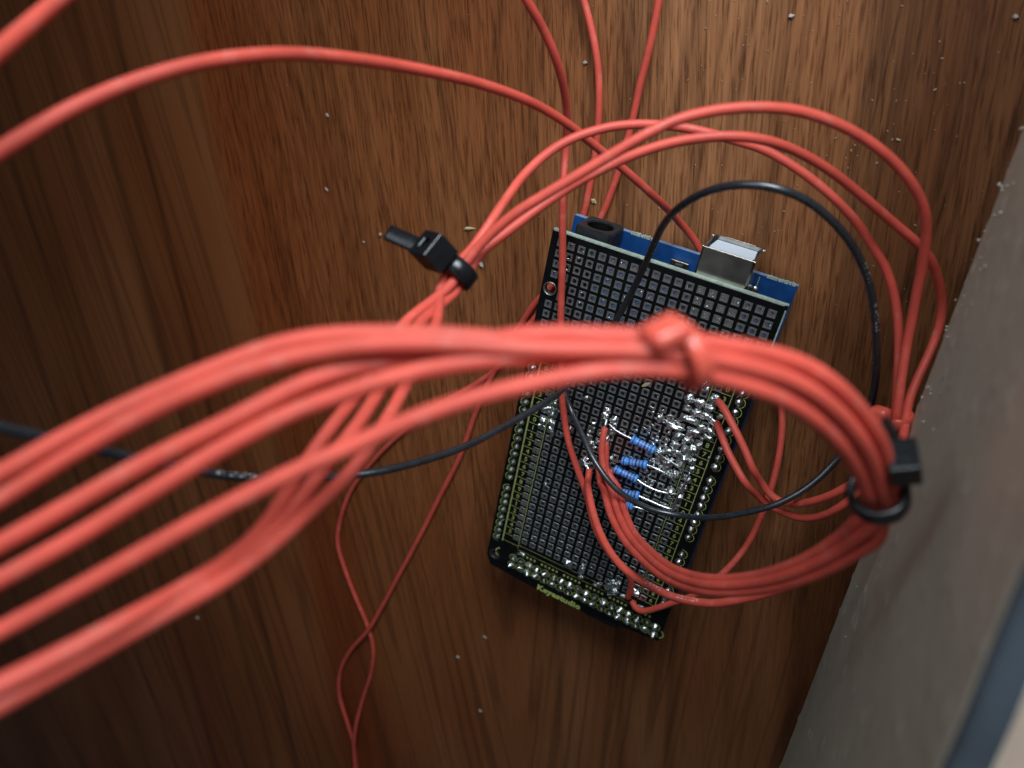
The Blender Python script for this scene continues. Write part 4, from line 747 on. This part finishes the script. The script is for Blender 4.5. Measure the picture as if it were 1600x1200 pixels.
{'name': 'red_wire', 'pts': [[25.22, -54.61, 19.2], [26.34, -57.31, 19.5], [27.96, -60.27, 20.0], [29.32, -56.69, 23.97], [33.25, -57.14, 30.2], [39.15, -53.64, 41.05], [46.05, -46.46, 53.76], [52.67, -38.64, 64.93], [58.99, -30.23, 73.36], [64.18, -23.66, 77.16], [68.33, -16.42, 80.95], [71.59, -9.16, 83.82], [73.5, -3.51, 85.63], [74.51, 1.0, 87.27], [73.42, 5.64, 88.59], [71.67, 8.43, 91.95], [69.95, 11.59, 94.25], [68.1, 14.6, 96.49], [65.61, 17.93, 99.6], [62.73, 21.09, 103.0], [59.15, 24.02, 106.94], [55.44, 26.07, 111.09], [51.39, 27.15, 114.65], [49.53, 27.46, 116.42], [47.87, 27.53, 117.63], [44.06, 26.69, 118.35], [39.72, 25.92, 120.5], [37.37, 25.47, 121.82], [33.93, 24.43, 123.79], [30.47, 23.0, 125.65], [27.16, 21.3, 127.77], [24.45, 19.66, 129.64], [21.82, 17.94, 131.55], [19.56, 16.12, 133.73], [17.04, 13.78, 136.38], [13.91, 10.55, 139.87], [9.93, 6.48, 144.59], [6.28, 3.21, 149.3], [4.22, 1.65, 152.44]], 'label': 'red wire with a pale shine in the middle of the front bundle at left', 'r': 0.825, 'group': 'red wires of the front bundle'},
{'name': 'black_wire', 'pts': [[-16.91, 3.83, 138.54], [-15.28, 0.99, 134.73], [-13.34, -3.21, 129.18], [-11.86, -8.78, 122.18], [-8.27, -16.85, 110.97], [-5.42, -20.82, 103.68], [-1.69, -25.45, 92.74], [3.69, -25.68, 85.85], [10.08, -26.79, 70.42], [13.18, -26.94, 58.13], [15.85, -26.69, 45.76], [14.11, -31.86, 27.0], [16.45, -25.72, 25.5], [19.04, -20.23, 25.0], [21.64, -12.19, 27.54], [23.54, -4.69, 28.92], [25.35, 2.53, 31.75], [26.82, 8.73, 35.35], [28.46, 14.41, 39.22], [31.3, 19.63, 44.16], [35.48, 24.39, 48.25], [39.36, 27.03, 50.07], [43.19, 28.38, 50.85], [47.02, 28.69, 50.43], [51.04, 27.81, 48.82], [55.61, 25.28, 46.18], [59.58, 21.88, 43.07], [62.96, 17.77, 40.02], [65.8, 13.24, 37.43], [69.21, 6.0, 34.47], [72.24, -2.2, 31.03], [74.28, -10.49, 26.78], [75.05, -18.6, 22.9], [73.7, -25.83, 23.0], [70.92, -32.28, 26.28], [66.54, -37.65, 29.49], [61.4, -42.57, 30.22], [54.44, -48.35, 29.7], [47.61, -52.85, 27.5], [40.35, -53.37, 29.0], [33.04, -51.0, 30.5], [25.86, -47.2, 29.0], [19.67, -44.08, 24.5], [15.0, -42.12, 20.5], [12.32, -39.16, 19.4], [11.22, -37.7, 18.8]], 'label': 'thin black wire looping round above the usb port and back across the black board', 'r': 0.7, 'prints': [[[-8.53, -16.17, 111.89], [-6.16, -20.03, 105.33]], [[62.09, 19.22, 41.3], [64.83, 14.85, 38.65]], [[66.25, 11.99, 36.81], [69.21, 6.0, 34.47]]], 'strip': [[12.03, -38.27, 19.2], [10.63, -37.39, 18.8], [9.26, -36.91, 18.3]]}]
for w in WIRES:
    wire(w["name"], w["pts"], w["r"], BLK if w["name"] == "black_wire" else RED, w["label"], w.get("group"), prints=w.get("prints", ()), strip=w.get("strip"))

# ---------------------------------------------------------------- zip ties
for z in [
{'label': 'black zip tie binding the red bundle beside the painted panel', 'c': [71.95, 8.73, 92.01], 'axis': [3.2543, -7.204, -4.7831], 'hd': [72.3589, 14.5482, 93.7699], 'ra': 2.9, 'rb': 3.0, 'w': 2.4, 't': 0.95, 'head': (3.2, 4.0, 3.6), 'tail': [[71.22, 15.3, 91.24], [70.11, 15.27, 87.96]], 'red': False, 'turn': 0.25},
{'label': 'black zip tie with a stubby cut tail round the wires left of the power jack', 'c': [5.97, 8.07, 73.61], 'axis': [1.6634, 5.8942, -6.2247], 'hd': [3.0392, 11.4263, 76.97], 'ra': 2.9, 'rb': 2.6, 'w': 2.9, 't': 0.85, 'head': (4.4, 5.0, 4.6), 'tail': [[-1.21, 11.7, 77.19], [-5.25, 12.03, 77.28]], 'red': False, 'turn': 0.0},
{'label': 'red zip tie round the front bundle above the black board', 'c': [50.18, 28.39, 116.42], 'axis': [2.9686, 2.0865, -3.7002], 'hd': [48.1198, 30.6382, 118.2818], 'ra': 2.7, 'rb': 2.35, 'w': 1.7, 't': 0.7, 'head': (1.8, 3.3, 3.6), 'tail': [], 'red': True, 'turn': 0},
{'label': 'red zip tie half hidden behind the front bundle at the panel edge', 'c': [78.87, -8.51, 33.71], 'axis': [3.5182, -9.2858, -0.4618], 'hd': [75.0991, -6.5311, 38.8843], 'ra': 2.4, 'rb': 2.1, 'w': 2.2, 't': 0.7, 'head': (2.6, 3.4, 3.0), 'tail': [], 'red': True, 'turn': 0}]:
    zip_tie(z["label"], z["c"], z["axis"], z["hd"], z["ra"], z["rb"], z["w"], z["t"], z["head"], z["tail"], REDTIE if z["red"] else NYL, turn=z.get("turn", 0))

# ---------------------------------------------------------------- chips and dust
for name, label, mat, (x, y, z), (lx, ly, lz), ang in [('wood_chip', 'yellowish pointed wood chip beside the left black zip tie', 'chip', [-29.91, -14.15, 0.0], (2.0, 0.62, 0.4), 0.3490658503988659), ('wood_chip', 'pale flat chip lying on the black board below the front bundle', 'chip', [30.22, -28.96, 18.25], (1.35, 0.5, 0.2), 0.7853981633974483), ('plaster_speck', 'white pointed speck right of the left black zip tie', 'w', [-24.78, -22.69, 0.0], (1.1, 0.75, 0.5), -0.5235987755982988), ('plaster_speck', 'round white speck at the end of the cut zip tie tail', 'w', [-57.13, -24.38, 0.0], (0.6, 0.6, 0.5), 0.0), ('plaster_speck', 'small grey white speck near the left end of the cut tail', 'w', [-62.5, -28.42, 0.0], (0.5, 0.4, 0.3), 0.0), ('plaster_speck', 'white speck on bare wood between the top wires', 'w', [-7.01, 32.35, 0.0], (0.65, 0.5, 0.4), 0.17453292519943295), ('plaster_speck', 'pale speck on bare wood left of the upper wires', 'w', [-77.25, 3.55, 0.0], (0.75, 0.5, 0.3), -0.6981317007977318), ('plaster_speck', 'pale speck above the long grain line left of the front tie', 'w', [-76.33, -16.93, 0.0], (0.75, 0.5, 0.3), -0.6981317007977318), ('wood_chip', 'white chip on the wood above the power jack', 'chip', [2.14, 2.86, 0.0], (1.0, 0.6, 0.35), -0.3490658503988659), ('plaster_speck', 'bright speck at the very top right of the oak panel', 'w', [33.5, 49.9, 0.0], (0.75, 0.5, 0.4), 0.17453292519943295), ('plaster_speck', 'pale speck on the wood below the board, highest of three', 'w', [-1.25, -153.81, -0.0], (0.95, 0.7, 0.4), 0.0), ('plaster_speck', 'pale speck on the wood below the board, lowest of three', 'w', [3.14, -190.64, 0.0], (0.95, 0.7, 0.4), 0.0), ('plaster_speck', 'pale speck on the wood below the board, leftmost of three', 'w', [-9.59, -169.93, 0.0], (0.9, 0.7, 0.4), 0.0), ('plaster_speck', 'faint speck under the red bundle at the lower left', 'w', [-136.64, -232.62, 0.0], (1.3, 1.0, 0.4), 0.0), ('wood_chip', 'thin pale chip on the wood near the painted panel', 'chip', [60.81, 32.76, 0.0], (0.6, 0.22, 0.2), -0.17453292519943295), ('plaster_speck', 'pale speck on the wood close to the upper right corner', 'w', [71.02, 57.09, 0.0], (0.6, 0.5, 0.4), 0.0)]:
    bm = bmesh.new(); q = bmesh.ops.create_icosphere(bm, subdivisions=2, radius=1.0); seed = x*1.7+y
    ca, sa = math.cos(ang), math.sin(ang)
    for v in q["verts"]:
        p = v.co*(1+0.6*noise.noise(v.co*1.9+Vector((seed, 0, 0))))*0.85
        taper = 1-0.45*max(0, p.x)
        px, py, pz = p.x*lx, p.y*ly*taper, p.z*lz
        v.co = V((x+px*ca-py*sa, y+px*sa+py*ca, z+lz*0.6+pz))
    tag(obj(name, bm, CHIP if mat == "chip" else CHIPW), label, "chip" if mat == "chip" else "speck")
bm = bmesh.new(); rnd = random.Random(17)
for x, y, r in [(23.78, 35.49, 0.13), (27.83, 36.66, 0.11), (18.72, 37.32, 0.15), (27.17, 34.46, 0.12), (18.86, 28.25, 0.11), (-10.92, -4.99, 0.15), (10.38, 4.35, 0.22), (-10.18, 12.23, 0.2), (17.52, 44.47, 0.2), (27.03, 43.23, 0.13), (31.14, 42.87, 0.17), (35.63, 50.31, 0.14), (59.35, 39.89, 0.12), (56.48, 41.37, 0.11), (45.23, 29.77, 0.13), (49.54, 30.1, 0.22), (59.7, 32.48, 0.21), (66.19, 36.0, 0.2), (63.41, 42.86, 0.2), (62.03, 45.56, 0.13), (60.6, 45.13, 0.14), (62.38, 48.26, 0.18), (60.82, 50.84, 0.2), (45.59, 19.08, 0.21), (44.77, 13.15, 0.21), (41.11, 7.15, 0.11), (44.4, 8.49, 0.18), (45.0, 8.83, 0.19), (37.93, 5.7, 0.17), (44.32, 8.31, 0.12), (64.83, 17.83, 0.16), (64.27, 21.75, 0.11), (70.14, 17.82, 0.22), (61.49, 27.71, 0.21), (52.81, 26.91, 0.17), (54.72, 27.95, 0.14), (53.2, 28.59, 0.22), (53.85, 25.21, 0.17), (58.71, 27.47, 0.21), (67.01, 44.85, 0.21), (67.69, 45.12, 0.17), (70.88, 51.08, 0.15), (47.7, 32.97, 0.18), (49.08, 26.44, 0.16), (-11.81, 1.03, 0.12), (-6.66, -2.37, 0.14), (18.01, 5.85, 0.21), (-21.36, 8.8, 0.11), (24.0, 16.99, 0.11), (23.42, 17.41, 0.18), (5.18, 27.29, 0.14), (16.71, 34.01, 0.17), (19.51, 36.59, 0.16), (21.74, 50.46, 0.14), (28.07, 51.53, 0.23), (18.92, 47.06, 0.13), (38.29, 48.17, 0.15), (50.15, -88.56, 0.13), (-0.96, -183.83, 0.18), (75.88, -119.51, 0.14), (37.38, 6.03, 0.1), (36.31, 40.28, 0.1), (51.75, 31.5, 0.08), (50.73, 10.3, 0.08), (81.5, 13.87, 0.1), (42.08, 31.5, 0.06), (58.86, 35.36, 0.08), (42.63, 50.21, 0.16), (41.3, 39.09, 0.16), (58.47, 18.46, 0.08), (54.69, 10.53, 0.08), (45.77, 31.62, 0.06), (32.98, 25.63, 0.1), (64.89, 38.85, 0.12), (60.67, 39.47, 0.08), (51.65, 31.05, 0.08), (26.04, 42.93, 0.16), (64.74, 23.31, 0.12), (36.9, 41.22, 0.08), (53.37, 16.63, 0.06), (56.04, 16.73, 0.12), (48.54, 51.55, 0.06), (58.28, 33.8, 0.16), (53.36, 22.92, 0.1), (50.75, 30.5, 0.1), (-8.03, 43.83, 0.12), (64.44, 43.94, 0.06), (39.27, 31.88, 0.08), (59.85, 46.43, 0.08), (41.61, 8.48, 0.1), (46.72, 52.75, 0.1), (42.91, 17.09, 0.12), (64.72, 44.26, 0.06), (33.32, 14.19, 0.1), (41.56, 38.16, 0.08), (33.62, 48.72, 0.12), (46.81, 32.61, 0.08), (76.03, 38.43, 0.06), (29.85, 9.23, 0.12), (54.18, 50.36, 0.08), (64.47, 17.3, 0.16), (42.13, 51.73, 0.16), (41.09, 29.89, 0.16), (65.93, 23.97, 0.1), (37.45, 37.85, 0.1), (78.56, 24.9, 0.06), (47.34, 17.67, 0.06), (66.09, 27.63, 0.12), (31.34, 8.79, 0.12), (53.97, 30.88, 0.16), (45.04, 49.02, 0.12), (28.35, 13.96, 0.12), (78.64, 27.52, 0.08), (38.67, 30.81, 0.16), (73.05, 8.09, 0.08), (37.47, 46.59, 0.1), (55.3, 35.79, 0.1), (53.48, 29.74, 0.16), (40.14, 31.68, 0.08), (37.46, 23.49, 0.08), (23.45, 47.39, 0.16), (57.24, 47.98, 0.12), (42.69, 54.24, 0.16), (43.07, 55.42, 0.12), (39.58, 23.34, 0.16), (37.43, 9.89, 0.08), (28.97, 18.98, 0.16), (73.35, 4.73, 0.1), (65.94, 7.45, 0.16), (48.97, 39.21, 0.08), (43.95, 17.42, 0.08), (46.29, 30.2, 0.06), (17.38, 31.54, 0.06), (53.47, 38.59, 0.16), (66.52, 40.86, 0.06), (68.38, 22.14, 0.08), (16.82, 49.44, 0.1), (52.3, 55.27, 0.16), (54.84, 14.51, 0.08), (46.07, 21.39, 0.1), (25.19, 33.98, 0.12), (54.49, 45.97, 0.12), (57.67, 39.51, 0.12), (-23.43, 40.14, 0.06), (73.88, -6.81, 0.1), (25.87, -6.64, 0.08), (17.59, 26.92, 0.06), (31.2, -168.84, 0.1), (86.69, -29.7, 0.08), (96.78, -58.63, 0.08), (-36.61, -204.51, 0.1), (40.26, 33.57, 0.06), (-95.52, 3.86, 0.06), (-60.3, -163.38, 0.1), (47.15, -75.85, 0.1), (-39.67, -67.66, 0.06), (39.24, 24.71, 0.08), (-91.59, -24.29, 0.1), (-17.95, -175.01, 0.1), (-69.78, 6.79, 0.08), (113.02, -80.15, 0.1), (-91.32, -46.34, 0.06), (54.32, -33.62, 0.1), (-16.99, 8.03, 0.08), (-8.84, 34.67, 0.06), (-57.58, -202.48, 0.1), (-2.04, -93.71, 0.08), (-28.47, -29.98, 0.08), (73.73, 23.17, 0.1), (-113.97, -278.53, 0.06), (-91.27, 8.12, 0.1), (50.74, 23.71, 0.1), (-118.1, -255.57, 0.1), (-52.27, -172.08, 0.1), (78.53, -117.41, 0.1), (4.06, -143.77, 0.1), (9.82, 32.69, 0.1), (68.42, 9.03, 0.1), (62.05, -3.04, 0.1), (-104.84, -130.17, 0.08), (45.42, -102.32, 0.1), (-12.44, -173.32, 0.1), (89.8, -76.09, 0.06), (105.72, -89.35, 0.06), (52.95, -68.92, 0.1), (-26.79, -50.12, 0.08), (61.64, 34.76, 0.06), (13.84, -49.91, 0.1), (25.8, 46.04, 0.1), (-92.3, -179.32, 0.06), (27.11, 35.18, 0.1), (44.85, 45.52, 0.06), (41.76, -55.47, 0.06), (112.98, -108.14, 0.06), (-7.21, 22.7, 0.08), (-35.92, -130.12, 0.08), (53.23, 13.88, 0.08), (30.75, -12.31, 0.06), (20.62, -181.09, 0.1), (59.7, 15.76, 0.1), (-43.61, 2.28, 0.1), (-13.55, 16.05, 0.06), (4.75, -28.97, 0.08), (-5.06, -173.24, 0.1), (74.85, 2.28, 0.1), (-58.6, -16.48, 0.06), (-106.2, -26.96, 0.08), (52.12, -55.03, 0.1), (34.61, 41.2, 0.06), (46.26, -73.14, 0.08), (69.18, -114.16, 0.08), (66.9, -48.57, 0.06), (32.5, -178.06, 0.06), (-86.7, -86.13, 0.06), (-73.72, -253.33, 0.08), (78.14, -29.14, 0.06), (53.8, 46.86, 0.06), (94.52, -57.84, 0.06), (30.86, 13.06, 0.1), (-31.23, -18.25, 0.1), (107.15, -116.89, 0.06), (-68.95, -5.98, 0.06), (96.85, -41.92, 0.06), (30.28, 13.06, 0.1), (42.12, -26.37, 0.06), (55.93, -1.42, 0.1), (22.85, -44.8, 0.08), (-6.25, -26.25, 0.06), (32.45, 47.52, 0.06), (-25.04, -9.85, 0.08), (11.22, 19.08, 0.1), (37.15, -6.43, 0.1), (80.83, -123.35, 0.06), (70.37, 35.88, 0.1), (-62.49, 30.35, 0.06), (-24.9, -108.23, 0.08), (81.87, -10.81, 0.06), (106.02, -64.19, 0.08), (-54.2, -250.08, 0.1), (-1.67, -14.28, 0.08), (43.94, -16.23, 0.1), (76.2, -64.65, 0.08), (-57.26, -27.13, 0.1), (48.06, -130.35, 0.08), (-63.62, -123.98, 0.06), (-59.1, -102.36, 0.1), (-38.04, 36.33, 0.1), (-108.98, -71.7, 0.1), (-79.02, 24.34, 0.06), (18.08, 14.4, 0.1), (-22.72, -90.36, 0.06), (83.24, -116.26, 0.1), (44.96, -42.27, 0.08), (-46.02, -24.51, 0.1), (-105.37, -2.45, 0.1), (54.21, 29.96, 0.08), (43.61, 44.92, 0.1), (63.32, -152.38, 0.06), (5.2, 26.49, 0.06), (11.81, -7.88, 0.06), (25.88, 44.93, 0.1), (-74.99, 0.27, 0.1), (-98.14, -78.3, 0.08)]:
    q = bmesh.ops.create_icosphere(bm, subdivisions=1, radius=1.0); a = rnd.uniform(0, 3.14); el = rnd.uniform(0.8, 2.2)
    for v in q["verts"]:
        p = v.co*rnd.uniform(0.7, 1.2); px, py = p.x*r*el, p.y*r
        v.co = V((x+px*math.cos(a)-py*math.sin(a), y+px*math.sin(a)+py*math.cos(a), r*0.5+p.z*r*0.7))
tag(obj("sawdust", bm, DUST), "fine pale sawdust grains scattered on the oak panel", "sawdust", None, "stuff")
